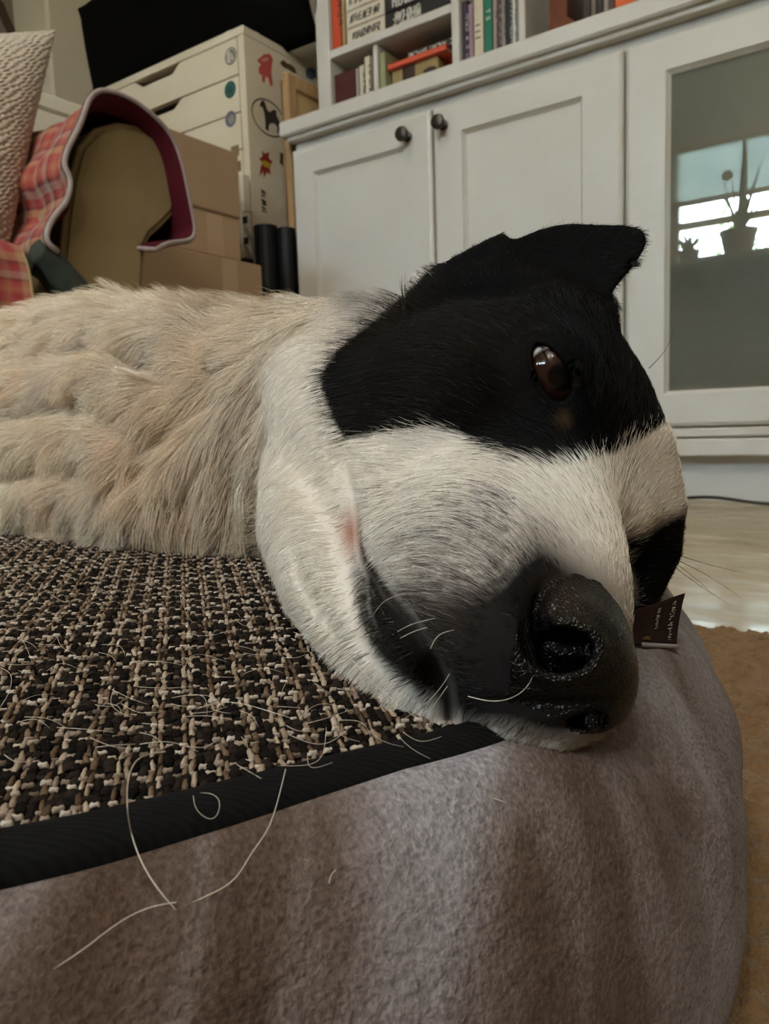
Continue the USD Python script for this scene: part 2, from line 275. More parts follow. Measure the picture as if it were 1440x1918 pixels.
# ---- hutch
HY, HX0 = 1.70, -1.377
h = thing('bookcase', 'white open bookcase standing on the worktop, full of books', 'bookcase')
zc = .947
for x0, x1 in ((HX0, -1.332), (-.963, -.942), (-.79, -.774)): part('upright', box(x0, x1, HY, RY1 - .011, zc + .0003, 1.75, .002), white_m, h)
part('shelf', box(-1.332, -.963, HY, RY1 - .01, 1.136, 1.157, .002), white_m, h)
part('divider', box(-1.2, -1.186, HY + .01, RY1 - .01, zc, 1.136, .002), white_m, h)
part('shelf', box(-.942, .36, HY, RY1 - .01, 1.36, 1.38, .002), white_m, h)
part('upright', box(.33, .37, HY, RY1 - .01, zc, 1.75, .002), white_m, h)
part('back_panel', box(HX0, .37, RY1 - .01, RY1, zc, 1.75), white_m, h)
# ================================================================ books and things in the bookcase (local x along the shelf, facing -Y)
paper_m = mat('page_edges', (.55, .48, .36), .8, (.62, .55, .42), 90)
ink_m = mat('ink_black', (.02, .02, .02), .6); inkw_m = mat('ink_white', (.62, .60, .55), .6); inkg_m = mat('ink_grey', (.25, .23, .2), .6)
def cover(i, c, r=.55): return mat(f'book_cover_{i}', c, r, tuple(min(1, x * 1.12 + .004) for x in c), 40)
def glyphs(w, h, n, m, parent, o, ex, ey, seed, name='spine_text'):
    """a row of small printed strokes standing for lettering too small to read, w long and h high, starting at o"""
    r = np.random.default_rng(seed); bits = []; x = 0; step = w / n
    ex, ey = np.array(ex, float), np.array(ey, float); ez = np.cross(ex, ey)
    for k in range(n):
        if r.random() < .14: x += step; continue
        a = step * .74; th = h * .16
        segs = [((0, 0), (0, h)), ((0, h), (a, h)), ((a, h), (a, 0)), ((0, 0), (a, 0)), ((0, h / 2), (a, h / 2)), ((0, 0), (a, h))]
        for j in r.choice(6, 3, replace=False):
            p, q = np.array(segs[j], float); d = (q - p) / (np.linalg.norm(q - p) + 1e-9); nn = np.array([-d[1], d[0]]) * th / 2
            bits.append(prism([p - nn, q - nn, q + nn, p + nn] + np.array([x, 0]), .0004))
        x += step
    mm = cat(*bits); mm.apply_transform(frame(np.array(o, float), ex, ey, ez)); part(name, mm, m, parent)
_bk = [0]
def book_v(x0, x1, z0, h, col, label, y=None, depth=.17, txt=None, group='books standing in the bookcase', lean=0, nt=11):
    """an upright book with its spine to the front"""
    _bk[0] += 1; i = _bk[0]; y = HY + .015 if y is None else y; w = x1 - x0
    t = thing('book', label, 'book', group, loc=(x0, y, z0))
    c = cover(i, col); b = .0022 if w > .012 else .0012
    part('cover', cat(box(0, w, 0, b * 1.3, 0, h, .0008), box(0, b, 0, depth, 0, h), box(w - b, w, 0, depth, 0, h)), c, t)
    part('pages', box(b, w - b, b, depth - .003, .003, h - .003), paper_m, t)
    if txt is not None: glyphs(h * .62, w * .42, nt, txt, t, (w * .72, -.0002, h * .86), (0, 0, -1), (1, 0, 0), i)
    return t
def book_h(x0, x1, z0, th, col, label, y=None, depth=.2, txt=None, group='books lying flat in the bookcase', nt=12, text_h=.45, tx=.1, tw=.7, rot=0):
    _bk[0] += 1; i = _bk[0]; y = HY + .015 if y is None else y; w = x1 - x0
    t = thing('book', label, 'book', group, loc=(x0, y, z0))
    c = cover(i, col); b = .0022
    part('cover', cat(box(0, w, 0, b * 1.3, 0, th, .0008), box(0, w, 0, depth, 0, b), box(0, w, 0, depth, th - b, th)), c, t)
    part('pages', box(.003, w - .003, b, depth - .003, b, th - b), paper_m, t)
    if txt is not None: glyphs(w * tw, th * text_h, nt, txt, t, (w * tx, -.0002, th * (.5 - text_h / 2)), (1, 0, 0), (0, 0, 1), i)
    return t
zs = 1.157
# upper left bay
book_v(-1.3315, -1.302, zs + .0003, .24, (.50, .06, .02), 'orange-red upright book at the far left of the upper shelf', txt=ink_m, nt=9)
book_v(-1.3005, -1.287, zs + .0003, .23, (.38, .26, .12), 'thin tan upright book beside the orange-red one')
for k in range(3):
    book_h(-1.284, -1.163, zs + .0005 + k * .0425, .042, (.60, .55, .45), ('bottom', 'middle', 'top')[k] + ' of three white books lying stacked on the upper shelf', txt=ink_m, nt=12, text_h=.4, tw=.8)
book_h(-1.284, -1.163, zs + .129, .06, (.13, .10, .09), 'thick dark brown book lying on top of the three white ones')
for k in range(3):
    book_h(-1.160, -.966, zs + .0005 + k * .0425, .042, (.012, .011, .011), ('bottom', 'middle', 'top')[k] + ' of three black books lying stacked on the upper shelf', txt=inkw_m, nt=9, text_h=.62, tw=.42, tx=.12)
one('book_emblem', prism(sg.Point(0, 0).buffer(.011).intersection(sg.box(-.011, -.008, .011, .011)), .0005, frame([-.983, HY + .0148, zs + .062], [1, 0, 0], [0, 0, 1], [0, -1, 0])), inkw_m, 'small round white emblem on the spine of the middle black book', 'emblem')
# lower left bay
book_v(-1.330, -1.262, zc, .152, (.055, .006, .006), 'wide dark maroon book at the left end of the lower shelf')
book_v(-1.2605, -1.250, zc, .150, (.30, .28, .25), 'thin grey book next to the maroon one')
book_v(-1.2485, -1.232, zc, .153, (.56, .50, .38), 'thin cream book with black text, left one of the pair', txt=ink_m, nt=16)
book_v(-1.2305, -1.212, zc, .170, (.58, .53, .41), 'taller cream book with black text, right one of the pair', txt=ink_m, nt=16)
book_v(-1.184, -1.164, zc, .165, (.28, .29, .16), 'pale olive book right of the thin white divider')
# lower right bay: boxes and flat books
book_h(-1.150, -.985, zc, .013, (.34, .27, .10), 'thin yellowish booklet at the bottom of the flat pile', depth=.2)
book_h(-1.152, -.968, zc + .0135, .028, (.075, .085, .06), 'dark olive flat book with faint text in the lower pile', txt=inkg_m, nt=18, text_h=.5, tw=.7)
book_h(-1.010, -.966, zc + .042, .026, (.50, .42, .25), 'short cream flat book with a dark mark at the right of the pile', y=HY + .004, txt=None)
t = thing('keepsake_box', 'khaki box with dark brown strap under the bright red flat book', 'box', loc=(-1.158, HY + .03, zc + .042))
part('body', box(0, .138, 0, .16, 0, .078, .003), mat('khaki_card', (.27, .20, .085), .6, (.33, .25, .11), 12), t)
part('strap', box(.034, .072, -.001, .161, -.0005, .079, .001), mat('strap_brown', (.045, .025, .015), .5), t)
part('smudge', prism(sg.Point(0, 0).buffer(.012), .0006, frame([.115, -.0003, .05], [1.6, 0, 0], [0, 0, .6], [0, -1, 0])), mat('strap_brown', (.1, .06, .03)), t)
book_h(-1.162, -.990, zc + .1205, .014, (.62, .09, .045), 'bright red flat book lying on the khaki box', y=HY + .02, depth=.17)
book_h(-1.110, -.966, zc + .135, .018, (.03, .02, .02), 'black patterned flat book at the top of the pile under the shelf', y=HY + .035, depth=.16, txt=inkw_m, nt=14, text_h=.6, tw=.9, tx=.02)
# right bay
specs = [(-.941, -.926, .21, (.035, .022, .045), inkw_m, 'dark purple book with white text at the left end of the right bay'), (-.925, -.912, .20, (.30, .20, .27), None, 'mauve book beside the dark purple one'),
         (-.911, -.885, .22, (.58, .52, .40), None, 'tall cream book with three black dashes on its spine'), (-.884, -.861, .225, (.008, .15, .085), None, 'emerald green book with white letters on its spine'),
         (-.860, -.850, .19, (.32, .24, .24), ink_m, 'thin pinkish grey book right of the green one'), (-.849, -.841, .20, (.07, .04, .035), inkw_m, 'thin dark brown book with pale text'),
         (-.840, -.828, .21, (.24, .23, .2), ink_m, 'grey book with dark vertical text'), (-.827, -.812, .20, (.012, .012, .014), inkw_m, 'black book with white text left of the silver one'),
         (-.811, -.803, .20, (.52, .52, .50), ink_m, 'thin silver white book beside the grey-brown one'), (-.802, -.793, .19, (.2, .19, .16), None, 'thin grey-brown book against the right upright')]
for k, (x0, x1, hh, c, tx, lab) in enumerate(specs): 
    bb = book_v(x0, x1, zc, hh, c, lab, txt=tx, nt=13)
    if 'emerald' in lab:
        for s_, zz in (('S', .152), ('T', .168)): 
            m_ = meshkit.text_mesh(s_, .010, .0004, True); m_.apply_transform(frame([.006, -.0002, zz + .006], [0, 0, -1], [1, 0, 0], [0, -1, 0])); part('spine_letter', m_, inkw_m, bb)
        part('publisher_mark', box(.009, .013, -.0006, .0002, .012, .03), inkw_m, bb)
    if 'dashes' in lab:
        for zz in (.118, .132, .146): part('spine_dash', box(.004, .017, -.0006, .0002, zz, zz + .0022), ink_m, bb)
lb = thing('leather_album', 'glossy reddish brown leather album slumped at the left of the far bay', 'album', loc=(-.735, HY + .02, zc))
v = sg.Polygon([(0, 0), (.078, 0), (.074, .05), (.066, .085), (.05, .1), (.05, .2), (.012, .2), (.012, .1), (.004, .06)])
part('body', prism(v.buffer(.004).buffer(-.002), .18, frame([0, .18, 0], [1, 0, 0], [0, 0, 1], [0, -1, 0])), mat('leather_brown', (.11, .03, .015), .28, (.16, .05, .025), 30, .3, 120), lb, 40)
part('strap', tube([(.02, -.004, .085), (.04, -.008, .07), (.066, -.004, .066)], .004), mat('leather_brown', (.1, .03, .02)), lb, True)
for k, (x0, x1, hh, c, lab) in enumerate(((-.652, -.634, .2, (.03, .018, .012), 'dark brown upright book right of the leather album'), (-.633, -.622, .2, (.12, .09, .07), 'thin umber coloured book right of the dark brown one'), (-.621, -.606, .2, (.02, .012, .01), 'black upright book between the umber and taupe ones'), (-.605, -.594, .2, (.2, .17, .14), 'thin taupe book left of the chestnut one'), (-.593, -.582, .2, (.06, .03, .02), 'thin chestnut book left of the orange one'), (-.581, -.535, .2, (.62, .11, .015), 'bright orange upright book at the top edge of the picture'), (-.533, -.50, .2, (.2, .05, .03), 'rust-coloured upright book beside the orange one'))):
    book_v(x0, x1, zc, hh, c, lab, y=HY + .03)
one('thin_cable', tube([(-1.352, HY - .004, 1.45), (-1.366, HY - .005, 1.32), (-1.382, HY + .01, 1.2), (-1.386, HY + .05, 1.1)], .0025), mat('cable_black', (.012, .012, .012), .5), 'thin black cable hanging down the left edge of the bookcase', 'cable', smooth=True)
# ================================================================ drawer unit
AY, AX0, AX1, AZ0, AZ1 = 1.567, -2.215, -1.514, .615, 1.228
du = thing('drawer_unit', 'cream flat drawer unit with scooped drawer fronts and stickers', 'drawers')
part('top_panel', box(AX0, AX1, AY, AY + .5, AZ1 - .022, AZ1, .0015), white2_m, du)
part('side_panel', box(AX1 - .022, AX1, AY, AY + .5, AZ0, AZ1 - .0225, .0015), white2_m, du)
part('side_panel', box(AX0, AX0 + .022, AY, AY + .5, AZ0, AZ1 - .0225, .0015), white2_m, du)
part('back_panel', box(AX0 + .022, AX1 - .022, AY + .49, AY + .5, AZ0, AZ1 - .022), white2_m, du)
part('bottom_panel', box(AX0 + .022, AX1 - .022, AY + .01, AY + .5, AZ0, AZ0 + .018), white2_m, du)
dx0, dx1 = AX0 + .0245, AX1 - .0245; W = dx1 - dx0
dz = 6; H = (AZ1 - .025 - AZ0 - .02) / dz
def front(w, h, scoop=True):
    c = w * .5; g = .022; hw = .105
    pts = [(0, 0), (w, 0), (w, h)]
    if scoop:
        for t in np.linspace(0, 1, 9): pts.append((c + hw - .045 * t, h - g * (t * t * (3 - 2 * t))))
        for t in np.linspace(1, 0, 9): pts.append((c - hw + .045 * t, h - g * (t * t * (3 - 2 * t))))
    pts.append((0, h)); return sg.Polygon(pts)
dark_m = mat('drawer_gap', (.05, .035, .02), .9)
for k in range(dz):
    z1 = AZ1 - .025 - k * H; d = part('drawer', prism(front(W, H - .004), .018, XZ(dx0, AY + .018, z1 - H + .004)), white2_m, du)
    part('tray', cat(box(dx0 + .005, dx0 + .015, AY + .018, AY + .47, z1 - H + .01, z1 - .03), box(dx1 - .015, dx1 - .005, AY + .018, AY + .47, z1 - H + .01, z1 - .03), box(dx0 + .015, dx1 - .015, AY + .018, AY + .47, z1 - H + .01, z1 - H + .016)), dark_m, d)
def sticker(shape, m, x, z, side=False, name='sticker', label=None, th=.0006):
    if side: M = frame([AX1 - .0001, x, z], [0, 1, 0], [0, 0, 1], [1, 0, 0])
    else: M = frame([x, AY + .0001, z], [1, 0, 0], [0, 0, 1], [0, -1, 0])
    return part(name, prism(shape, th, M), m, du, label=label)
circ = lambda r: sg.Point(0, 0).buffer(r)
sm = lambda n, c: mat('sticker_' + n, c, .45)
def st_at(px, py): q = onY(px, py, AY); return q[0], q[2]
x, z = st_at(432, 105); sticker(circ(.0215), sm('black', (.035, .03, .025)), x, z, label='round black and white emblem sticker on the top drawer'); sticker(circ(.0185).difference(circ(.0155)), sm('white', (.55, .5, .42)), x, z, th=.001)
sticker(sg.box(-.010, -.012, -.003, .012).buffer(.002), sm('white', (.5, .5, .42)), x, z, th=.001); sticker(sg.Polygon([(.001, -.012), (.011, -.010), (.006, .012), (.002, .004)]), sm('white', (.5, .5, .42)), x, z, th=.001)
x, z = st_at(431, 168); sticker(circ(.0215), sm('navy', (.01, .035, .045)), x, z, label='round teal sticker on the second drawer'); sticker(circ(.019), sm('teal', (.02, .12, .11)), x, z, th=.001); sticker(circ(.010).difference(sg.Point(.002, .003).buffer(.004)), sm('green', (.02, .06, .035)), x, z, th=.0013)
x, z = st_at(432, 223); sticker(circ(.0205), sm('bluegrey', (.12, .12, .17)), x, z, label='round blue violet sticker on the third drawer'); sticker(sg.Point(.003, -.002).buffer(.012), sm('lilac', (.26, .24, .22)), x, z, th=.001)
for px, py, w, hh, c in ((440, 283, .030, .028, (.30, .21, .10)), (445, 312, .026, .026, (.34, .22, .12)), (436, 345, .022, .032, (.34, .25, .13)), (434, 382, .02, .03, (.25, .17, .08))):
    x, z = st_at(px, py); sticker(sg.box(-w / 2, -hh / 2, w / 2, hh / 2), mat(f'sticker_tan_{py}', c, .5, tuple(v * .4 for v in c), 90), x, z, label='small brownish picture sticker')
def sd_at(px, py): q = onX(px, py, AX1); return q[1], q[2]
def sh(pts): 
    """picture outline on the side panel -> polygon about its own place"""
    q = np.array([sd_at(*p) for p in pts]); c = q.mean(0); return sg.Polygon(q - c).buffer(0), c
red_m = sm('red', (.50, .09, .08))
P, c = sh([(487, 108), (495, 101), (505, 101), (511, 110), (509, 122), (508, 135), (511, 160), (506, 161), (502, 146), (497, 142), (495, 155), (491, 153), (490, 140), (485, 139), (484, 126), (489, 122), (481, 113)])
sticker(P, red_m, *c, side=True, label='red animal-shaped sticker on the side of the drawer unit')
P, c = sh([(489, 112), (497, 108), (503, 110), (500, 114), (492, 116)]); sticker(P, sm('pink', (.6, .3, .27)), *c, side=True, th=.001)
yc, z = sd_at(503, 221); el = sg.Point(0, 0).buffer(1, 32); ell = shapely.affinity.scale(el, .066, .0475); ell = shapely.affinity.rotate(ell, 0)
sticker(ell.difference(shapely.affinity.scale(el, .0625, .044)), sm('black', (.03, .03, .03)), yc, z, side=True, label='oval black outline sticker with a standing dog inside')
P, c = sh([(489, 189), (494, 188), (497, 196), (500, 206), (505, 210), (512, 205), (518, 208), (517, 216), (523, 227), (524, 240), (521, 251), (519, 250), (519, 238), (514, 231), (506, 231), (503, 236), (503, 245), (497, 242), (497, 228), (495, 213), (492, 202), (486, 198)])
sticker(P, sm('black', (.03, .03, .03)), *c, side=True, name='dog_silhouette')
P, c = sh([(491, 282), (495, 288), (504, 285), (503, 296), (510, 303), (504, 312), (507, 326), (499, 323), (494, 333), (493, 320), (486, 330), (488, 313), (491, 305), (485, 296), (491, 294)])
sticker(P, sm('darkred', (.28, .03, .02)), *c, side=True, label='dark red and yellow splash sticker'); sticker(shapely.affinity.scale(el, .018, .0085), sm('yellow', (.45, .34, .03)), c[0] + .004, c[1], side=True, th=.001)
P, c = sh([(525, 285), (530, 288), (530, 312), (524, 305)]); sticker(P, sm('brown', (.08, .05, .02)), *c, side=True)
P, c = sh([(531, 126), (524, 118), (530, 112), (538, 119), (545, 121), (552, 128), (556, 138), (548, 136), (540, 130)]); sticker(P, sm('brown', (.08, .05, .02)), *c, side=True)
P, c = sh([(572, 132), (580, 126), (590, 130), (592, 145), (584, 150), (574, 145)]); sticker(P, sm('blue', (.06, .11, .17)), *c, side=True, label='slate blue round sticker near the back')
glyphs(.060, .016, 12, sm('black', (.03, .03, .03)), du, [AX1 + .0002, sd_at(489, 355)[0], sd_at(489, 355)[1]], (0, 0, -1), (0, 1, 0), 77, 'handwritten_sticker')
tag(one('saucer', lathe([(0, 0), (.03, 0), (.055, .008), (.056, .010), (.03, .003), (0, .003)], 28, frame([AX1 - .07, AY + .07, AZ1], [1, 0, 0], [0, 1, 0], [0, 0, 1])), mat('china_white', (.7, .68, .6), .3), 'small white saucer at the front corner on top of the drawer unit', 'dish', smooth=35))
tb = thing('side_table', 'dark brown low table carrying the drawer unit', 'table')
wood_d = mat('wood_dark', (.10, .06, .03), .5, (.15, .09, .05), 8, stretch=(1, 8, 1))
part('table_top', box(AX0 - .03, AX1 + .004, AY + .004, AY + .5, AZ0 - .03, AZ0 - .0005, .003), wood_d, tb)
for x in (AX0, AX1 - .05):
    for y in (AY + .02, AY + .44): part('leg', box(x, x + .045, y, y + .045, 0, AZ0 - .03, .002), wood_d, tb)
# black cushion on top of the drawer unit
def pillow(w, h, t, nu=28, nv=28, pinch=.06, seed=1, amp=.006, freq=6):
    u, v = np.meshgrid(np.linspace(-1, 1, nu), np.linspace(-1, 1, nv), indexing='ij')
    prof = ((1 - np.abs(u) ** 2.6).clip(0) * (1 - np.abs(v) ** 2.6).clip(0)) ** .5
    sx = w / 2 * u * (1 - pinch * (1 - v ** 2)); sz = h / 2 * v * (1 - pinch * (1 - u ** 2))
    n = (meshkit.fbm(np.stack([u * freq / 2, v * freq / 2, u * 0 + seed], -1), 3) - .5) * 2 * amp
    A = np.stack([sx, -(prof * t / 2 + n * prof), sz], -1).reshape(-1, 3); B_ = np.stack([sx, prof * t / 2 + n * prof, sz], -1).reshape(-1, 3)
    f = []
    for i in range(nu - 1):
        for j in range(nv - 1):
            a = i * nv + j; q = [a, a + nv, a + nv + 1, a + 1]; f += [[q[0], q[1], q[2]], [q[0], q[2], q[3]]]
    f = np.array(f); m = trimesh.Trimesh(np.vstack([A, B_]), np.vstack([f, f[:, ::-1] + len(A)]), process=False); m.merge_vertices(); return m
bp = pillow(.99, .40, .20, pinch=.05, seed=4)
bp.apply_transform(trimesh.transformations.rotation_matrix(.12, [1, 0, 0])); bp.apply_transform(trimesh.transformations.rotation_matrix(-.02, [0, 1, 0])); bp.apply_translation([-1.895, AY + .15, AZ1 + .178])
one('black_cushion', bp, mat('black_cloth', (.0025, .0025, .0025), .95, (.0035, .0035, .0035), 8, spec=.05), 'large plain black cushion leaning on top of the drawer unit', 'cushion', smooth=True)
# wooden frames in the gap
oak = mat('frame_oak', (.34, .21, .09), .55, (.44, .29, .14), 10, stretch=(6, 6, 1)); oak2 = mat('frame_oak_dark', (.16, .095, .045), .6, (.22, .13, .06), 10, stretch=(6, 6, 1))
wf = thing('framed_picture', 'light oak framed picture standing in the gap beside the bookcase', 'frame')
fx = -1.40
for a in (box(fx - .02, fx, 1.605, 1.64, .56, 1.094, .003), box(fx - .02, fx, 1.87, 1.905, .56, 1.094, .003), box(fx - .02, fx, 1.64, 1.87, 1.059, 1.094, .003), box(fx - .02, fx, 1.64, 1.87, .56, .6, .003)): part('frame_bar', a, oak, wf)
part('backing', box(fx - .017, fx - .008, 1.635, 1.875, .59, 1.065), mat('frame_backing', (.42, .29, .13), .6, (.5, .36, .18), 9), wf)
part('hook', tube([(fx - .004, 1.75, .96), (fx + .004, 1.755, 1.0), (fx - .004, 1.76, .95)], .004), mat('strap_brown', (.1, .06, .03)), wf)
one('wooden_board', box(-1.446, -1.424, 1.625, 1.9, .0, 1.09, .003), oak2, 'dark brown wooden board standing on edge beside the drawer unit', 'board')
rm_ = mat('rubber_black', (.005, .0055, .007), .5, (.007, .008, .010), 30, spec=.25)
for k, (x, y, r_, hh) in enumerate(((-1.452, 1.548, .033, .70), (-1.401, 1.572, .0245, .69))):
    t = thing('rolled_mat', ('black rolled mat standing upright in the gap, left one', 'black rolled mat standing upright in the gap, right one touching the cabinet')[k], 'mat', loc=(x, y, 0))
    th = np.linspace(0, 9 * math.pi, 90); rr = r_ * (.25 + .75 * th / th[-1]); sp = np.stack([rr * np.cos(th), rr * np.sin(th)], 1)
    part('roll', prism(sg.LineString(sp).buffer(.0022), hh), rm_, t, 40)
    part('band', lathe([(r_ + .0015, .3), (r_ + .003, .3), (r_ + .003, .325), (r_ + .0015, .325)], 24), mat('band_black', (.02, .02, .022), .7), t, 40)
# ================================================================ cardboard boxes
card = mat('cardboard', (.33, .215, .125), .75, (.36, .24, .14), 5); card2 = mat('cardboard_light', (.37, .25, .15), .75, (.40, .27, .165), 5); tape = mat('paper_tape', (.42, .29, .18), .5)
def carton(x1, y0, y1, z0, z1, m, label, depth=.32, ty=None, seam=None):
    t = thing('cardboard_box', label, 'box', 'cardboard boxes stacked beside the armchair')
    part('body', box(x1 - depth, x1, y0, y1, z0, z1, .003), m, t)
    if ty: part('tape', box(x1 - .0005, x1 + .0008, ty, ty + .05, z0 + .003, z1 - .003), tape, t)
    if seam: part('flap', box(x1 - .0005, x1 + .0012, y0 + .002, y1 - .002, seam, seam + .0025), mat('card_edge', (.25, .16, .09), .8), t)
    return t
bx = -1.385
q1, q2 = onX(297, 236, bx), onX(446, 287, bx); q3 = onX(445, 408, bx); q4 = onX(487, 498, bx); q5 = onX(300, 455, bx)
Z3 = onX(440, 487, bx)[2]
carton(bx, q1[1] - .1, q2[1], (q3[2]), q2[2], card, 'upper brown cardboard box behind the armchair')
carton(bx - .004, q1[1] - .1, q2[1] - .003, Z3, q3[2] - .001, card2, 'middle lighter cardboard box with a tape strip', ty=q2[1] - .11)
carton(bx + .006, q1[1] - .1, q4[1], 0.02, Z3 - .001, card, 'bottom cardboard box of the stack', ty=q2[1] - .08)
# white plastic case with black cut-outs
wc = thing('white_case', 'narrow white plastic case with square black holes standing before the drawer unit', 'case')
x0_, x1_ = onY(439, 440, 1.545)[0], onY(466, 440, 1.545)[0]; zt_, zb_ = onY(452, 400, 1.545)[2], onY(452, 492, 1.545)[2]
xm_ = onY(447, 400, 1.545)[0]
plastic = mat('plastic_white', (.66, .62, .52), .4); hole_m = mat('hole_black', (.01, .01, .01), .7)
part('body', cat(box(x0_, x1_, 1.52, 1.56, zb_, zt_, .004), box(xm_, x1_, 1.53, 1.56, zt_ - .002, onY(452, 328, 1.545)[2], .004)), plastic, wc)
for px, py, s_ in ((459, 412, .009), (461, 451, .009)): q = onY(px, py, 1.52); part('hole', box(q[0] - s_, q[0] + s_, 1.5185, 1.521, q[2] - s_, q[2] + s_, .001), hole_m, wc)
q = onY(452, 487, 1.52); part('foot', box(q[0] - .019, q[0] + .017, 1.517, 1.55, q[2] - .012, q[2] + .004, .002), hole_m, wc)
one('stacking_crate', box(x0_ - .02, x1_ + .01, 1.47, 1.565, 0, zb_ - .013, .004), card2, 'plain cardboard carton under the white plastic case', 'box')
# ================================================================ armchair
SX = -1.15
arm_px = [(112, 600), (115, 500), (122, 420), (135, 330), (150, 275), (180, 243), (225, 232), (268, 240), (303, 264), (324, 308), (332, 362), (325, 398), (300, 424), (281, 440), (271, 462), (267, 530), (268, 600)]
arm_yz = np.array([[*onX(*p, SX)[1:]] for p in arm_px]); arm_yz = np.vstack([arm_yz, [[arm_yz[-1][0], .12], [arm_yz[0][0], .12]]])
fab = mat('velvet_olive', (.215, .155, .068), .85, (.255, .185, .085), 8, .25, 500, sheen=.35, stretch=(1, 1, .4))
so = thing('armchair', 'olive beige upholstered armchair with rolled arm at the left', 'armchair')
AP = sg.Polygon(arm_yz).buffer(0)
def arm_solid(off, x0, x1): return prism(AP.buffer(off, 8), x1 - x0, frame([x0, 0, 0], [0, 1, 0], [0, 0, 1], [1, 0, 0]))
part('arm', arm_solid(0, SX - .75, SX - .02), fab, so, 40)
part('arm_front', cat(arm_solid(-.003, SX - .02, SX - .002), prism(AP.buffer(-.009, 8), .006, frame([SX - .004, 0, 0], [0, 1, 0], [0, 0, 1], [1, 0, 0]))), fab, so, 50)
ring = np.array(AP.buffer(-.001).exterior.coords); part('arm_piping', tube(np.c_[np.full(len(ring), SX - .006), ring], .0045, 6, False), fab, so, True)
part('seat_base', box(SX - .75, SX - .03, -.2, .66, .1, .36, .02), fab, so); 
part('seat_cushion', box(SX - .68, SX - .02, -.15, .652, .362, .435, .03), fab, so)
part('backrest', box(SX - .95, SX - .72, -.2, .9, .1, .95, .05), fab, so)
for x, y in ((SX - .08, .82), (SX - .08, -.1), (SX - .85, .82), (SX - .85, -.1)): part('leg', lathe([(0, 0), (.018, 0), (.025, .12), (0, .12)], 16, frame([x, y, 0], [1, 0, 0], [0, 1, 0], [0, 0, 1])), wood_d, so, 30)
# quilt over the arm: plaid outside, wine red lining
def plaid(name, o):
    """woven check of reds, pinks and creams, laid by the UV of the cloth"""
    n = {'u': ('uvmap', {'attribute': 'st'}), 's': ('separate_xyz', {}), 'n': ('noise_texture', {'scale': 260, 'detail': 2})}
    l = [('u.UV', 's.vector'), ('u.UV', 'n.vector')]
    cols = [(0, (.34, .025, .03)), (.14, (.36, .04, .04)), (.17, (.44, .25, .12)), (.30, (.46, .27, .14)), (.33, (.10, .012, .02)), (.37, (.10, .012, .02)), (.40, (.30, .02, .03)), (.52, (.36, .05, .06)), (.55, (.40, .28, .20)), (.66, (.34, .26, .22)), (.69, (.08, .01, .02)), (.72, (.09, .012, .02)), (.75, (.38, .03, .03)), (.9, (.42, .16, .08)), (1.0, (.34, .025, .03))]
    for a in 'xy':
        n['f' + a] = ('math', {'math_type': 'multiply', 'value2': 1 / .085}); n['g' + a] = ('math', {'math_type': 'fraction'}); n['r' + a] = ('rgb_ramp', {'ramp': cols})
        l += [(f's.{a}', f'f{a}.value1'), (f'f{a}.value', f'g{a}.value1'), (f'g{a}.value', f'r{a}.fac')]
    n['mx'] = ('mix', {'fac': .5}); n['m2'] = ('mix', {'mix_type': 'multiply', 'fac': .35}); n['p'] = ('principled_bsdf', {'roughness': .9, 'sheen_weight': .1})
    n['b'] = ('bump', {'strength': .4, 'distance': .002})
    l += [('rx.color', 'mx.color1'), ('ry.color', 'mx.color2'), ('mx.color', 'm2.color1'), ('n.color', 'm2.color2'), ('m2.color', 'p.base_color'), ('n.fac', 'b.height'), ('b.normal', 'p.normal')]
    return usdkit.material(stage, f'/World/Looks/{name}', n, l, surface='p.BSDF')
plaid_m = plaid('plaid_cotton', 0); wine = mat('wine_lining', (.055, .005, .010), .9, (.075, .008, .013), 8, spec=.1); bind = mat('quilt_binding', (.27, .21, .20), .8, (.33, .27, .25), 60)
def sheet(grid, thick, uvs, name, parent, mo, mi, me, edge_r=.006, label=None):
    """a padded cloth: outer and inner face of a (n,m,3) grid as two meshes, and a rounded binding along its border"""
    n, m = grid.shape[:2]; du_, dv_ = np.gradient(grid, axis=0), np.gradient(grid, axis=1); N = np.cross(du_, dv_); N /= np.linalg.norm(N, axis=2, keepdims=True) + 1e-12
    f = np.array([[i * m + j, (i + 1) * m + j, (i + 1) * m + j + 1, i * m + j + 1] for i in range(n - 1) for j in range(m - 1)])
    path = numbered(f'{parent.GetPath()}/{name}'); usdkit.mesh(stage, path, ((grid + N * thick / 2).reshape(-1, 3), f), mo, True, uvs.reshape(-1, 2))
    part('lining', ((grid - N * thick / 2).reshape(-1, 3), f[:, ::-1]), mi, parent, True, label='plain wine red lining')
    br = np.vstack([grid[:, 0], grid[-1, 1:], grid[-2::-1, -1], grid[0, -2::-1]])
    part('binding', tube(br, edge_r, 8, False), me, parent, True, label='greyish pink bound edge')
qt = thing('quilt', 'red and cream plaid quilt with wine lining draped over the armchair arm', 'quilt')
edge_px = [(112, 470), (96, 450), (118, 405), (132, 385), (133, 345), (122, 320), (130, 285), (152, 250), (165, 215), (182, 193), (212, 190), (245, 202), (275, 225), (303, 260), (322, 305), (336, 360), (347, 405), (350, 440), (335, 452), (300, 455), (272, 462)]
e0 = spline([[*onX(*p, SX + .02)[1:]] for p in edge_px], 90)
G = []; UVs = []; al = np.r_[0, np.cumsum(np.linalg.norm(np.diff(e0, axis=0), axis=1))]
cc = np.array([arm_yz[:, 0].mean(), .5])
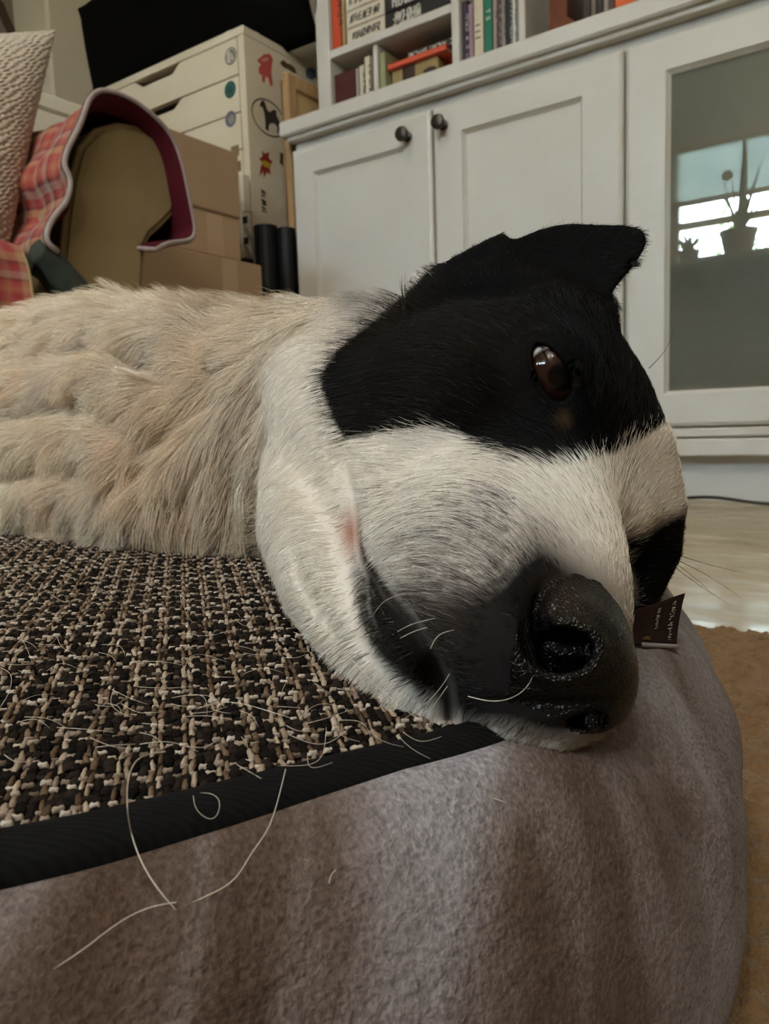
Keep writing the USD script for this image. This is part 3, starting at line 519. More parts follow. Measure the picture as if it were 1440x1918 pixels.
for k, dx in enumerate(np.linspace(.03, -.62, 44)):
    puff = .010 * abs(math.sin(dx * math.pi / .075)); shrink = .03 * (1 - math.exp(-max(0, .03 - dx) / .08))
    d = e0 - cc; d /= np.linalg.norm(d, axis=1, keepdims=True)
    wob = .004 * np.sin(al * 30 + k * .35)
    flare = np.exp(-(.03 - dx) / .05) * .006
    yz = e0 + d * (puff * .6 + wob + flare - shrink * .55)[:, None] if np.ndim(wob) else e0
    G.append(np.c_[np.full(len(yz), SX + dx), yz]); UVs.append(np.c_[np.full(len(yz), dx), al])
sheet(np.array(G)[::-1], .011, np.array(UVs)[::-1], 'plaid_face', qt, plaid_m, wine, bind, .0046)
# the same quilt's fold dropping over the seat front
q2_ = thing('quilt', 'red plaid quilt end hanging over the armchair seat front at the left edge', 'quilt')
top_px = np.linspace(0, 1, 18)
G = []; UVs = []
for i, s_ in enumerate(np.linspace(0, 1, 40)):
    row = []; uv = []
    for j, w_ in enumerate(np.linspace(0, 1, 22)):
        y = .672 - .45 * (1 - w_); 
        if s_ < .35: x = SX - .35 + s_ / .35 * .33; z = .455 + .012 * math.sin(w_ * 9)
        else: x = SX - .02 + .045 * math.sin((s_ - .35) / .65 * 2.2) + .008 * math.sin(w_ * 17 + s_ * 3); z = .455 - (s_ - .35) / .65 * .30
        y += .02 * s_ * (1 if w_ > .9 else .5)
        row.append((x + .02, y + .005 * math.sin(s_ * 20), z)); uv.append((s_ * .5, w_ * .45))
    G.append(row); UVs.append(uv)
sheet(np.array(G), .012, np.array(UVs), 'plaid_face', q2_, plaid_m, wine, mat('binding_cream', (.50, .38, .20), .8), .006)
gb = [onX(*p, SX + .005) for p in ((66, 470), (95, 490), (118, 520), (140, 548), (150, 600))]
one('green_throw', cat(tube(spline(gb, 24), np.linspace(.02, .028, 24), 12), tube(spline([q + [-.03, .012, -.01] for q in gb], 24), .02, 10)), mat('green_fleece', (.022, .030, .022), .95, (.035, .045, .034), 40, .4, 300), 'dark green fleece throw tucked between the seat and the armchair arm', 'blanket', smooth=True)
# knitted pillow
kp_m = mat('pillow_knit', (.47, .41, .33), .95, (.54, .47, .39), 60, .5, 160, sheen=.3, bdist=.004)
kp = pillow(2, 2, .17, 170, 170, .03, 9, .004)
nn = kp.vertex_normals; uu, vv = kp.vertices[:, 0] * .23 / .0075, kp.vertices[:, 2] * .23 / .0085
uu, vv = uu + .35 * np.sin(kp.vertices[:, 2] * 44), vv + .4 * np.sin(kp.vertices[:, 0] * 28)
bm = np.abs(np.sin(uu * math.pi / 2 + (np.floor(vv) % 2) * math.pi / 2)) * np.abs(np.sin(vv * math.pi))
u_, v_ = (kp.vertices[:, 0] + 1) / 2, (kp.vertices[:, 2] + 1) / 2; dpt = kp.vertices[:, 1] - bm * .0045 * np.sign(-kp.vertices[:, 1] + 1e-6)
cz = lambda a, b, c, d: a * (1 - u_) * (1 - v_) + b * u_ * (1 - v_) + c * u_ * v_ + d * (1 - u_) * v_
yy_, zz_ = cz(.28, .722, .915, .40), cz(.47, .47, .925, .74)
kp.vertices = np.c_[cz(-1.33, -1.26, -1.365, -1.47) - dpt, yy_, zz_]; kp.fix_normals()
one('knitted_pillow', kp, kp_m, 'pale grey knitted pillow leaning in the armchair', 'pillow', smooth=True)
one('storage_box', cat(box(-2.04, -1.755, 1.02, 1.42, 0, .945, .004), box(-2.05, -1.75, 1.01, 1.43, .945, .985, .006)), mat('box_cream', (.68, .66, .56), .6), 'cream storage chest with lid behind the armchair arm', 'chest')
pc = thing('wall_picture', 'grey framed canvas with a dark brown branch on the left wall', 'picture', loc=(-2.75, 1.1, 1.62))
pq = onX(66, 40, -2.70)
part('canvas', box(.0, .03, pq[1] - 1.1 - .9, pq[1] - 1.1, pq[2] - 1.62 - .18, pq[2] - 1.62 + .6, .002), mat('canvas_grey', (.20, .175, .145), .8, (.24, .21, .17), 4), pc)
part('branch', prism(sg.LineString([onX(0, 10, -2.718)[1:] - [1.1, 1.62], onX(12, 40, -2.718)[1:] - [1.1, 1.62], onX(26, 66, -2.718)[1:] - [1.1, 1.62], onX(52, 76, -2.718)[1:] - [1.1, 1.62]]).buffer(.018), .003, frame([.03, 0, 0], [0, 1, 0], [0, 0, 1], [1, 0, 0])), mat('branch_brown', (.06, .035, .02), .8), pc)
# ---- floor cable
fc = spline([(-1.0, 1.60, .006), (-.42, 1.585, .005), (-.345, 1.56, .012), (-.30, 1.552, .010), (-.24, 1.545, .004), (-.05, 1.55, .004), (.3, 1.57, .004)], 40)
one('floor_cable', tube(fc, .0032, 8), mat('cable_black', (.012, .012, .012)), 'black cable lying on the floor along the foot of the glass cabinet', 'cable', smooth=True)
# ================================================================ the dog bed
BZ = .104                                     # height of the piped seam
_near = [onZ(*p, BZ)[:2] for p in ((0, 1606), (300, 1541), (640, 1455), (900, 1386), (1080, 1290), (1182, 1155))]
BED = spline(_near + [(-.104, .325), (-.15, .42), (-.24, .53), (-.36, .61), (-.6, .64), (-.86, .6), (-1.02, .42), (-1.03, .14), (-.9, -.06), (-.62, -.15), (-.36, -.12), (-.2, -.03)], 520, True)
bed_poly = sg.Polygon(BED)
_al = np.r_[0, np.cumsum(np.linalg.norm(np.diff(np.vstack([BED, BED[:1]]), axis=0), axis=1))][:-1]
_tg = np.roll(BED, -1, 0) - np.roll(BED, 1, 0); _tg /= np.linalg.norm(_tg, axis=1, keepdims=True)
BN = np.stack([_tg[:, 1], -_tg[:, 0]], 1)
if ((BED + BN * .01 - BED.mean(0)) ** 2).sum() < ((BED - BED.mean(0)) ** 2).sum(): BN = -BN
bed_tree = cKDTree(BED)
def bed_top(xy):
    """height of the bed's top"""
    d, _ = bed_tree.query(xy); t = np.clip(d / .12, 0, 1)
    lump = (meshkit.fbm(np.c_[xy * 9, np.zeros(len(xy))], 2, 3) - .5) * .006 * t
    return BZ - .001 + .012 * np.sin(t * np.pi / 2) + lump
bed = thing('dog_bed', 'low dog bed with brown tweed top, black piping and taupe plush sides', 'dog bed')
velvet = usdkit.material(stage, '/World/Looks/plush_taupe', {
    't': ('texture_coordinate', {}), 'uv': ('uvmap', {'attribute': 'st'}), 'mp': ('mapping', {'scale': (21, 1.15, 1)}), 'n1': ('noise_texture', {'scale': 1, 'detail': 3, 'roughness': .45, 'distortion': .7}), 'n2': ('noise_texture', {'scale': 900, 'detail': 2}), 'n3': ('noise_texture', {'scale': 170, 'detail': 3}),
    'r': ('rgb_ramp', {'ramp': [(.34, (.074, .047, .034)), (.43, (.108, .077, .063)), (.47, (.162, .131, .123)), (.54, (.205, .180, .183)), (.63, (.270, .262, .290))]}), 'r2': ('rgb_ramp', {'ramp': [(.3, (.68, .68, .68)), (.7, (1.24, 1.24, 1.24))]}),  # brush marks of the nap, their blue-grey window sheen painted into the colour
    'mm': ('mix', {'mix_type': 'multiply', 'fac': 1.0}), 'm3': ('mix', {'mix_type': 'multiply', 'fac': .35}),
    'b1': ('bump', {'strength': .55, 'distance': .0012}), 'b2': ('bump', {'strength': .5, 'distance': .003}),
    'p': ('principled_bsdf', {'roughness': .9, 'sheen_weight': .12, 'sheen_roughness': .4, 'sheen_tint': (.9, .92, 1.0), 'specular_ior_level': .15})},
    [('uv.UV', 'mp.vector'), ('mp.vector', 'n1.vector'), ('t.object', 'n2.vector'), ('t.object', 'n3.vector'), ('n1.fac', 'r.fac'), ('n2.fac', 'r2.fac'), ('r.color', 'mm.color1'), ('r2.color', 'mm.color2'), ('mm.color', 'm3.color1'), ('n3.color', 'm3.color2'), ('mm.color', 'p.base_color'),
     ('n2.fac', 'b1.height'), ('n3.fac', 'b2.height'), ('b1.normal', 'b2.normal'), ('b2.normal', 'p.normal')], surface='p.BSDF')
prof = spline([(0, BZ + .001), (.008, BZ + .0005), (.018, BZ - .008), (.0285, BZ - .028), (.034, BZ - .052), (.033, BZ - .080), (.020, BZ - .097), (.0, BZ - .103)], 34)
v = []
corner = np.exp(-((BED[:, 1] - .20) / .12) ** 2) * (BED[:, 0] > -.3)
for o, z in prof:
    s_ = (BZ - z) / .1
    fold = corner * (np.sin(_al * 210 + 3 * np.sin(_al * 40)) * .0011 + np.sin(_al * 95 + 1) * .0012) * math.exp(-((s_ - .25) / .28) ** 2)
    w = (meshkit.fbm(np.c_[_al * 14, np.full(len(_al), s_ * 3), np.zeros(len(_al))], 3, 5) - .5) * .006 * min(1, s_ * 4)
    p = BED + BN * (o + fold + w)[:, None]; v.append(np.c_[p, z - .0050 * (1 - np.clip(corner * 1.6, 0, 1)) * max(0, 1 - s_ * 4.5)])
v = np.array(v); n_, m_ = v.shape[:2]
f = np.array([[i * m_ + j, i * m_ + (j + 1) % m_, (i + 1) * m_ + (j + 1) % m_, (i + 1) * m_ + j] for i in range(n_ - 1) for j in range(m_)])
side_mesh = trimesh.Trimesh(v.reshape(-1, 3), np.vstack([f[:, [0, 1, 2]], f[:, [0, 2, 3]]]), process=False)
ctr = np.r_[bed_poly.representative_point().coords[0], .0]
if (side_mesh.face_normals * (side_mesh.triangles_center - ctr)).sum() < 0: side_mesh.invert()
_suv = np.stack([np.repeat((_al + 0)[None], n_, 0) + np.linspace(0, .05, n_)[:, None], np.repeat(np.linspace(0, 1, n_)[:, None], m_, 1)], -1).reshape(-1, 2)
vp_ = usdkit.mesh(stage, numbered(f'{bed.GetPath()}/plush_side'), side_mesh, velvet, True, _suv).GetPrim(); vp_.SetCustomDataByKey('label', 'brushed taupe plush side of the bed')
part('bed_underside', prism(bed_poly.buffer(-.004), .002), mat('cloth_black', (.02, .02, .02), .9), bed)
# top cover: base cloth under the yarns
g = []; 
xs = np.arange(-1.06, -.03, .008); ys = np.arange(-.18, .66, .008)
GX, GY = np.meshgrid(xs, ys, indexing='ij'); ins = shapely.contains_xy(bed_poly, GX, GY)
gx = np.stack([GX, GY], -1).reshape(-1, 2); idx = -np.ones(len(gx), int); dd_, ii_ = bed_tree.query(gx)
keep = ins.reshape(-1) | (dd_ < .010)
snap = keep & ~ins.reshape(-1); gx[snap] = BED[ii_[snap]]
idx[keep] = np.arange(keep.sum()); kk = np.arange(len(gx)).reshape(GX.shape)
q = np.stack([kk[:-1, :-1], kk[1:, :-1], kk[1:, 1:], kk[:-1, 1:]], -1).reshape(-1, 4); q = idx[q[keep[q].all(1)]]
tw = usdkit.material(stage, '/World/Looks/tweed_base', {'t': ('texture_coordinate', {}), 'n': ('noise_texture', {'scale': 420, 'detail': 3}), 'r': ('rgb_ramp', {'ramp': [(.4, (.016, .011, .008)), (.62, (.05, .034, .022))]}), 'b': ('bump', {'strength': .6, 'distance': .001}), 'p': ('principled_bsdf', {'roughness': .95, 'specular_ior_level': .1})},
    [('t.object', 'n.vector'), ('n.fac', 'r.fac'), ('r.color', 'p.base_color'), ('n.fac', 'b.height'), ('b.normal', 'p.normal')], surface='p.BSDF')
part('tweed_cover', (np.c_[gx[keep], bed_top(gx[keep]) - .0007], q), tw, bed, True, label='brown black and cream tweed top cover')
# the yarns that lie on top, crossing by crossing
wd = ray(345, 815)[:2]; wd /= np.linalg.norm(wd); fd = np.array([-wd[1], wd[0]]) * -1
PW, PF = .00155, .0022
def yarn(L, W, H, seed, n=13, k=10, ply=3):
    """one float of plied yarn: an arched spindle with twisted plies"""
    r = np.random.default_rng(seed); t = np.linspace(-1, 1, n); a = np.arange(k) * 2 * np.pi / k
    v = []
    for u in t:
        e = (1 - abs(u) ** 5) ** .5 if abs(u) < 1 else 0.05
        for b in a:
            rr = (1 + .20 * np.cos(ply * b + u * 4.0)) * (.86 + .14 * e) * (1 + r.normal() * .05)
            v.append((np.cos(b) * W / 2 * rr * max(e, .3), u * L / 2, np.sin(b) * H / 2 * rr * max(e, .3) + H * .9 * (e - .75)))
    f = []
    for i in range(n - 1):
        for j in range(k): p0, p1 = i * k + j, i * k + (j + 1) % k; f += [[p0, p1, p1 + k], [p0, p1 + k, p0 + k]]
    return trimesh.Trimesh(v, f, process=False)
def yarn_mat(name, a, b):
    return usdkit.material(stage, f'/World/Looks/{name}', {'o': ('object_info', {}), 't': ('texture_coordinate', {}), 'm': ('mapping', {'scale': (2600, 700, 2600)}), 'n': ('noise_texture', {'scale': 1, 'detail': 2}), 'x': ('math', {'math_type': 'multiply_add', 'value2': .55}), 'r': ('rgb_ramp', {'ramp': [(.28, tuple(v * .45 for v in a)), (.45, a), (.85, b)]}),
        'y': ('math', {'math_type': 'multiply', 'value2': .5}), 'bp': ('bump', {'strength': .7, 'distance': .0002}), 'p': ('principled_bsdf', {'roughness': .85, 'specular_ior_level': .1})},
        [('t.object', 'm.vector'), ('m.vector', 'n.vector'), ('o.random', 'x.value1'), ('n.fac', 'y.value1'), ('y.value', 'x.value3'), ('x.value', 'r.fac'), ('r.color', 'p.base_color'), ('n.fac', 'bp.height'), ('bp.normal', 'p.normal')], surface='p.BSDF')
weft_y = yarn_mat('yarn_light_weft', (.24, .19, .15), (.58, .53, .48)); light_y, dark_y = yarn_mat('yarn_light', (.14, .092, .060), (.42, .35, .285)), yarn_mat('yarn_dark', (.006, .0043, .0035), (.024, .0165, .0125))
pi_path = f'{bed.GetPath()}/woven_yarn'
pi = UsdGeom.PointInstancer.Define(stage, pi_path); protos = []
UsdGeom.Scope.Define(stage, pi_path + '/kinds')
for k, (nm, L, W, H, mm) in enumerate((('light_warp', PF * 1.95, PW * .80, .0013, light_y), ('light_warp_b', PF * 1.8, PW * .68, .0012, light_y), ('light_weft', PW * 1.6, PF * .48, .0012, weft_y), ('light_weft_b', PW * 1.3, PF * .38, .0012, weft_y), ('dark_warp', PF * 1.5, PW * 1.25, .0011, dark_y), ('dark_weft', PW * 1.7, PF * .95, .0010, dark_y))):
    y = yarn(L, W, H, k)
    if 'weft' in nm: y.apply_transform(trimesh.transformations.rotation_matrix(math.pi / 2, [0, 0, 1]))
    usdkit.mesh(stage, f'{pi_path}/kinds/{nm}', y, mm, True); protos.append(f'{pi_path}/kinds/{nm}')
pi.CreatePrototypesRel().SetTargets([Sdf.Path(p) for p in protos])
o = onZ(300, 1300, BZ)[:2]
I, J = np.meshgrid(np.arange(-330, 330), np.arange(-330, 330), indexing='ij'); I = I.ravel(); J = J.ravel()
wob = np.random.default_rng(3)
xy = o + np.outer(I * PW, fd) + np.outer(J * PF, wd)
c0 = (w2c(np.c_[xy, np.full(len(xy), BZ)])); ppx = c0[:, 0] / c0[:, 2] * 1442 + 720; ppy = c0[:, 1] / c0[:, 2] * 1442 + 959
ok = shapely.contains_xy(bed_poly.buffer(-.0035), xy[:, 0], xy[:, 1]) & ((np.hypot(xy[:, 0], xy[:, 1]) < .60) | ((c0[:, 2] > .05) & (ppx > -420) & (ppx < 1000) & (ppy > 940) & (ppy < 2300)))
I, J, xy = I[ok], J[ok], xy[ok]
up = ((I + J) % 2 == 0); wl = (I % 4 < 2); fl = (J % 4 < 2)
xy = xy + wob.normal(size=xy.shape) * .00016
z = bed_top(xy) + wob.normal(size=len(xy)) * .00022
alt = wob.random(len(xy)) < .4
kind = np.where(up, np.where(wl, np.where(alt, 1, 0), 4), np.where(fl, np.where(alt, 3, 2), 5))
e_ = .003; gxn = (bed_top(xy + [e_, 0]) - bed_top(xy - [e_, 0])) / (2 * e_); gyn = (bed_top(xy + [0, e_]) - bed_top(xy - [0, e_])) / (2 * e_)
N3 = np.c_[-gxn, -gyn, np.ones(len(xy))]; N3 /= np.linalg.norm(N3, axis=1, keepdims=True)
ang = wob.normal(size=len(xy)) * .12
yd = np.c_[wd[0] * np.cos(ang) - wd[1] * np.sin(ang), wd[0] * np.sin(ang) + wd[1] * np.cos(ang), np.zeros(len(xy))]
yd -= N3 * (yd * N3).sum(1, keepdims=True); yd /= np.linalg.norm(yd, axis=1, keepdims=True); xd = np.cross(yd, N3)
def quats(X, Y, Z):
    m00, m11, m22 = X[:, 0], Y[:, 1], Z[:, 2]
    w = np.sqrt(np.maximum(0, 1 + m00 + m11 + m22)) / 2; x = np.sqrt(np.maximum(0, 1 + m00 - m11 - m22)) / 2; y = np.sqrt(np.maximum(0, 1 - m00 + m11 - m22)) / 2; z = np.sqrt(np.maximum(0, 1 - m00 - m11 + m22)) / 2
    return w, np.copysign(x, Y[:, 2] - Z[:, 1]), np.copysign(y, Z[:, 0] - X[:, 2]), np.copysign(z, X[:, 1] - Y[:, 0])
qw, qx, qy, qz = quats(xd, yd, N3)
pi.CreatePositionsAttr(Vt.Vec3fArray.FromNumpy(np.c_[xy, z].astype(np.float32)))
pi.CreateProtoIndicesAttr(Vt.IntArray.FromNumpy(kind.astype(np.int32)))
pi.CreateOrientationsAttr(Vt.QuathArray([Gf.Quath(float(a), float(b), float(c), float(d)) for a, b, c, d in zip(qw, qx, qy, qz)]))
pi.CreateScalesAttr(Vt.Vec3fArray.FromNumpy((1 + wob.normal(size=(len(xy), 3)) * [.10, .11, .13]).astype(np.float32)))
pi.GetPrim().SetCustomDataByKey('kind', 'stuff'); pi.GetPrim().SetCustomDataByKey('label', 'woven dark and cream yarns')
# piping with a fine twill
pip_m = usdkit.material(stage, '/World/Looks/piping_twill', {'t': ('texture_coordinate', {}), 'm': ('mapping', {'rotation': (0, 0, .95)}), 'w': ('wave_texture', {'scale': 330, 'distortion': 1.2, 'detail': 2, 'detail_scale': 2}), 'n': ('noise_texture', {'scale': 700, 'detail': 2}), 'r': ('rgb_ramp', {'ramp': [(.2, (.0022, .0022, .0026)), (.8, (.0045, .0045, .005))]}), 'b': ('bump', {'strength': .3, 'distance': .0004}), 'p': ('principled_bsdf', {'roughness': .85, 'specular_ior_level': .15})},
    [('t.object', 'm.vector'), ('m.vector', 'w.vector'), ('t.object', 'n.vector'), ('w.fac', 'r.fac'), ('r.color', 'p.base_color'), ('w.fac', 'b.height'), ('b.normal', 'p.normal')], surface='p.BSDF')
pv = np.c_[BED, np.full(len(BED), BZ - .0018)]; pv = np.vstack([pv, pv[:1]])
pc_ = spline(pv[:-1][::2], 700, True); part('piping', tube(np.vstack([pc_, pc_[:1]]), .0060, 16, False), pip_m, bed, True, label='black twill covered piping')
# sewn-in label
TA, TB = cam_at(1196, 1192, .232), cam_at(1266, 1172, .240)
tag_m = mat('label_brown', (.014, .0055, .0055), .7, (.020, .008, .008), 200, .3, 900, spec=.2); tq = [cam_at(1185, 1208, .236), cam_at(1262, 1212, .240), cam_at(1283, 1111, .243), cam_at(1185, 1143, .239)]
from trimesh.ray.ray_pyembree import RayMeshIntersector
_rs = RayMeshIntersector(side_mesh); EYE0 = np.array([0, 0, CAM_H]); tq = list(tq)
for k_, (a_, b_) in enumerate(((1185, 1208), (1262, 1212))):
    d_ = ray(a_, b_); d_ = d_ / np.linalg.norm(d_); L_, _, _ = _rs.intersects_location([EYE0], [d_], multiple_hits=False)
    if len(L_): tq[k_] = w2c(L_[0] - d_ * .004)
tq[2] = cam_at(1283, 1111, tq[1][2] + .004); tq[3] = cam_at(1185, 1143, tq[0][2] + .004)
E0, E1, E2, E3 = [c2w(x) for x in tq]
def tagpt(u, v_, off=0.0):
    p = E0 * (1 - u) * (1 - v_) + E1 * u * (1 - v_) + E2 * u * v_ + E3 * (1 - u) * v_
    n = np.cross(E1 - E0, E3 - E0); n /= np.linalg.norm(n)
    return p + n * (.0008 * math.sin(u * 5) * v_ + off) + n * .002 * (v_ - .5) ** 2
nu = 14
for nm, o0, o1, mm in (('fabric_label', -.0003, .0003, tag_m),):
    v = [tagpt(i / nu, j / nu, o) for o in (o0, o1) for i in range(nu + 1) for j in range(nu + 1)]; k = nu + 1; f = []
    for i in range(nu):
        for j in range(nu):
            a = i * k + j; f += [[a, a + 1, a + k + 1, a + k], [a + k * k, a + k * k + k, a + k * k + k + 1, a + k * k + 1]]
    for i in range(nu):
        for a, b in ((i, i + 1), (nu * k + i + 1, nu * k + i), ((i + 1) * k, i * k), (i * k + nu, (i + 1) * k + nu)): f.append([a, a + k * k, b + k * k, b])
    lbl = part(nm, (np.array(v), np.array(f)), mm, bed, True, label='dark brown woven fabric label')
nrm = np.cross(E1 - E0, E3 - E0); nrm /= np.linalg.norm(nrm); sgn = 1 if nrm @ (np.array([0, 0, CAM_H]) - E0) > 0 else -1
def tag_text(u0, u1, v0, v1, n, seed, m):
    r = np.random.default_rng(seed); b = []
    for k in range(n):
        for _ in range(3):
            a0, a1 = r.random(2), r.random(2)
            if r.random() < .5: a1[0] = a0[0]
            else: a1[1] = a0[1]
            P = [np.array([u0 + (u1 - u0) * x_[0], v0 + (v1 - v0) * (k + .1 + .75 * x_[1]) / n]) for x_ in (a0, a1)]
            q0, q1 = [tagpt(*x_, sgn * .0006) for x_ in P]
            if np.linalg.norm(q1 - q0) > 1e-4: b.append(tube([q0, q1], .00016, 5))
    part('label_text', cat(*b), m, lbl)
tw_ = mat('thread_silver', (.42, .39, .40), .6)
tag_text(.72, .84, .10, .92, 14, 1, tw_); tag_text(.40, .47, .38, .86, 12, 2, mat('thread_dim', (.28, .26, .22), .6)); tag_text(.10, .34, .14, .24, 3, 4, mat('thread_gold', (.22, .13, .05), .6))
part('label_hem', tube([tagpt(u, .005, sgn * .0004) for u in np.linspace(.15, 1, 10)], .0007, 8), mat('hem_lilac', (.30, .29, .33), .7), lbl, True)
# ================================================================ rug
rug = thing('rug', 'brown loop pile rug under the dog bed', 'rug')
rg = mat('rug_wool', (.175, .098, .042), .95, (.25, .155, .075), 70, .7, 420, sheen=.2, bdist=.004)
RX, RYm = 1.3, .612
part('backing', box(-1.08, RX, -1.3, RYm, .0005, .006, .001), rg, rug)
u, w = np.meshgrid(np.linspace(-.32, .12, 240), np.linspace(.12, RYm - .001, 270), indexing='ij')
hh = .0085 + .0040 * (meshkit.fbm(np.stack([u * 260, w * 260, u * 0], -1), 2, 2) - .5) * 2 + .003 * (meshkit.fbm(np.stack([u * 60, w * 60, u * 0], -1), 2, 8) - .5)
P = np.stack([u, w, hh], -1).reshape(-1, 3); m2 = u.shape[1]
f = np.array([[i * m2 + j, (i + 1) * m2 + j, (i + 1) * m2 + j + 1, i * m2 + j + 1] for i in range(u.shape[0] - 1) for j in range(m2 - 1)])
pp = part('pile', (P, f), rg, rug, True, kind='stuff')
# ---------------------------------------------------------------- implicit-surface tools (for the dog)
def smin(a, b, k):
    if k <= 0: return np.minimum(a, b)
    h = np.maximum(k - np.abs(a - b), 0) / k
    return np.minimum(a, b) - h * h * h * k / 6
def smax(a, b, k): return -smin(-a, -b, k)
def sd_ell(p, c, r, R=None):
    q = p - np.asarray(c)
    if R is not None: q = q @ R          # columns of R are the axes
    r = np.asarray(r, float)
    k0 = np.linalg.norm(q / r, axis=1); k1 = np.linalg.norm(q / (r * r), axis=1) + 1e-9
    return k0 * (k0 - 1) / k1
def sd_cap(p, a, b, ra, rb):
    a, b = np.asarray(a, float), np.asarray(b, float)
    ab = b - a; t = np.clip(((p - a) @ ab) / (ab @ ab), 0, 1)
    return np.linalg.norm(p - a - t[:, None] * ab, axis=1) - (ra + (rb - ra) * t)
def sd_chain(p, pts, rad):
    d = None
    for i in range(len(pts) - 1):
        e = sd_cap(p, pts[i], pts[i + 1], rad[i], rad[i + 1])
        d = e if d is None else np.minimum(d, e)
    return d
def poly_sd(x, y, poly):
    """signed distance (negative inside) of 2D points to a closed polygon"""
    poly = np.asarray(poly, float); d = np.full(len(x), 1e18); inside = np.zeros(len(x), bool)
    for i in range(len(poly)):
        a, b = poly[i], poly[(i + 1) % len(poly)]
        e = b - a; wx, wy = x - a[0], y - a[1]
        t = np.clip((wx * e[0] + wy * e[1]) / (e @ e), 0, 1)
        d = np.minimum(d, (wx - e[0] * t) ** 2 + (wy - e[1] * t) ** 2)
        c = (a[1] > y) != (b[1] > y)
        with np.errstate(divide='ignore', invalid='ignore'):
            inside ^= c & (x < (b[0] - a[0]) * (y - a[1]) / (b[1] - a[1] + 1e-30) + a[0])
    return np.where(inside, -1, 1) * np.sqrt(d)
def line_d(x, y, line):
    """distance of 2D points to an open polyline, and the parameter 0..1 of the nearest place"""
    line = np.asarray(line, float); best = np.full(len(x), 1e18); par = np.zeros(len(x))
    n = len(line) - 1
    for i in range(n):
        a, b = line[i], line[i + 1]; e = b - a; wx, wy = x - a[0], y - a[1]
        t = np.clip((wx * e[0] + wy * e[1]) / (e @ e), 0, 1)
        d = (wx - e[0] * t) ** 2 + (wy - e[1] * t) ** 2
        m = d < best; best[m] = d[m]; par[m] = (i + t[m]) / n
    return np.sqrt(best), par
def surface_nets(sdf, lo, n, grid2pt, B=6):
    """Mesh of sdf<0 on a warped integer grid lo..lo+n (n multiples of B), by naive surface nets over the blocks that the surface crosses.
    grid2pt maps (N,3) grid coordinates to points."""
    nb = np.asarray(n) // B
    ci = np.stack(np.meshgrid(*[np.arange(k + 1) for k in nb], indexing='ij'), -1)
    cd = sdf(grid2pt(lo + ci.reshape(-1, 3) * B)).reshape(ci.shape[:3])
    ctr = np.stack(np.meshgrid(*[np.arange(k) for k in nb], indexing='ij'), -1).reshape(-1, 3)
    c0 = grid2pt(lo + ctr * B); size = np.linalg.norm(grid2pt(lo + ctr * B + B) - c0, axis=1)
    mn = np.full(len(ctr), 1e9)
    for o in np.ndindex(2, 2, 2):
        mn = np.minimum(mn, np.abs(cd[ctr[:, 0] + o[0], ctr[:, 1] + o[1], ctr[:, 2] + o[2]]))
    blocks = ctr[mn < size * 0.62]
    loc = np.stack(np.meshgrid(*[np.arange(B + 1)] * 3, indexing='ij'), -1).reshape(-1, 3)
    gp = (blocks[:, None] * B + loc[None]).reshape(-1, 3)
    N = np.asarray(n) + 1
    key = (gp[:, 0] * N[1] + gp[:, 1]) * N[2] + gp[:, 2]
    uk, inv = np.unique(key, return_inverse=True)
    ug = np.stack([uk // (N[1] * N[2]), uk // N[2] % N[1], uk % N[2]], 1)
    uv = np.concatenate([sdf(grid2pt(lo + ug[i:i + 400000])) for i in range(0, len(ug), 400000)])
    val = uv[inv].reshape(len(blocks), B + 1, B + 1, B + 1)
    corners = [val[:, a:a + B, b:b + B, c:c + B] for a, b, c in np.ndindex(2, 2, 2)]
    neg = sum((c < 0).astype(np.int8) for c in corners)
    act = np.argwhere((neg > 0) & (neg < 8))
    cell = blocks[act[:, 0]] * B + act[:, 1:]
    v8 = np.stack([c[tuple(act.T)] for c in corners], 1)
    offs = np.array(list(np.ndindex(2, 2, 2)))
    acc = np.zeros((len(cell), 3)); cnt = np.zeros(len(cell))
    for i in range(8):
        for j in range(i + 1, 8):
            if np.abs(offs[i] - offs[j]).sum() == 1:
                m = (v8[:, i] < 0) != (v8[:, j] < 0)
                t = v8[m, i] / (v8[m, i] - v8[m, j])
                acc[m] += offs[i] + t[:, None] * (offs[j] - offs[i]); cnt[m] += 1
    gv = cell + acc / cnt[:, None]
    ckey = (cell[:, 0] * N[1] + cell[:, 1]) * N[2] + cell[:, 2]
    order = np.argsort(ckey); sk = ckey[order]
    st = np.array([N[1] * N[2], N[2], 1])
    quads = []
    for ax in range(3):
        o1, o2 = [(1, 2), (2, 0), (0, 1)][ax]
        a0 = v8[:, 0] < 0; b0 = v8[:, [4, 2, 1][ax]] < 0
        m = a0 != b0
        k = ckey[m]; ids = []
        for d1, d2 in ((0, 0), (1, 0), (1, 1), (0, 1)):
            q = k - d1 * st[o1] - d2 * st[o2]
            p = np.clip(np.searchsorted(sk, q), 0, len(sk) - 1)
            ids.append(np.where(sk[p] == q, order[p], -1))
        q = np.stack(ids, 1); ok = (q >= 0).all(1); q = q[ok]
        flip = b0[m][ok]
        q[flip] = q[flip][:, ::-1]
        quads.append(q)
    q = np.vstack(quads)
    return grid2pt(lo + gv), q
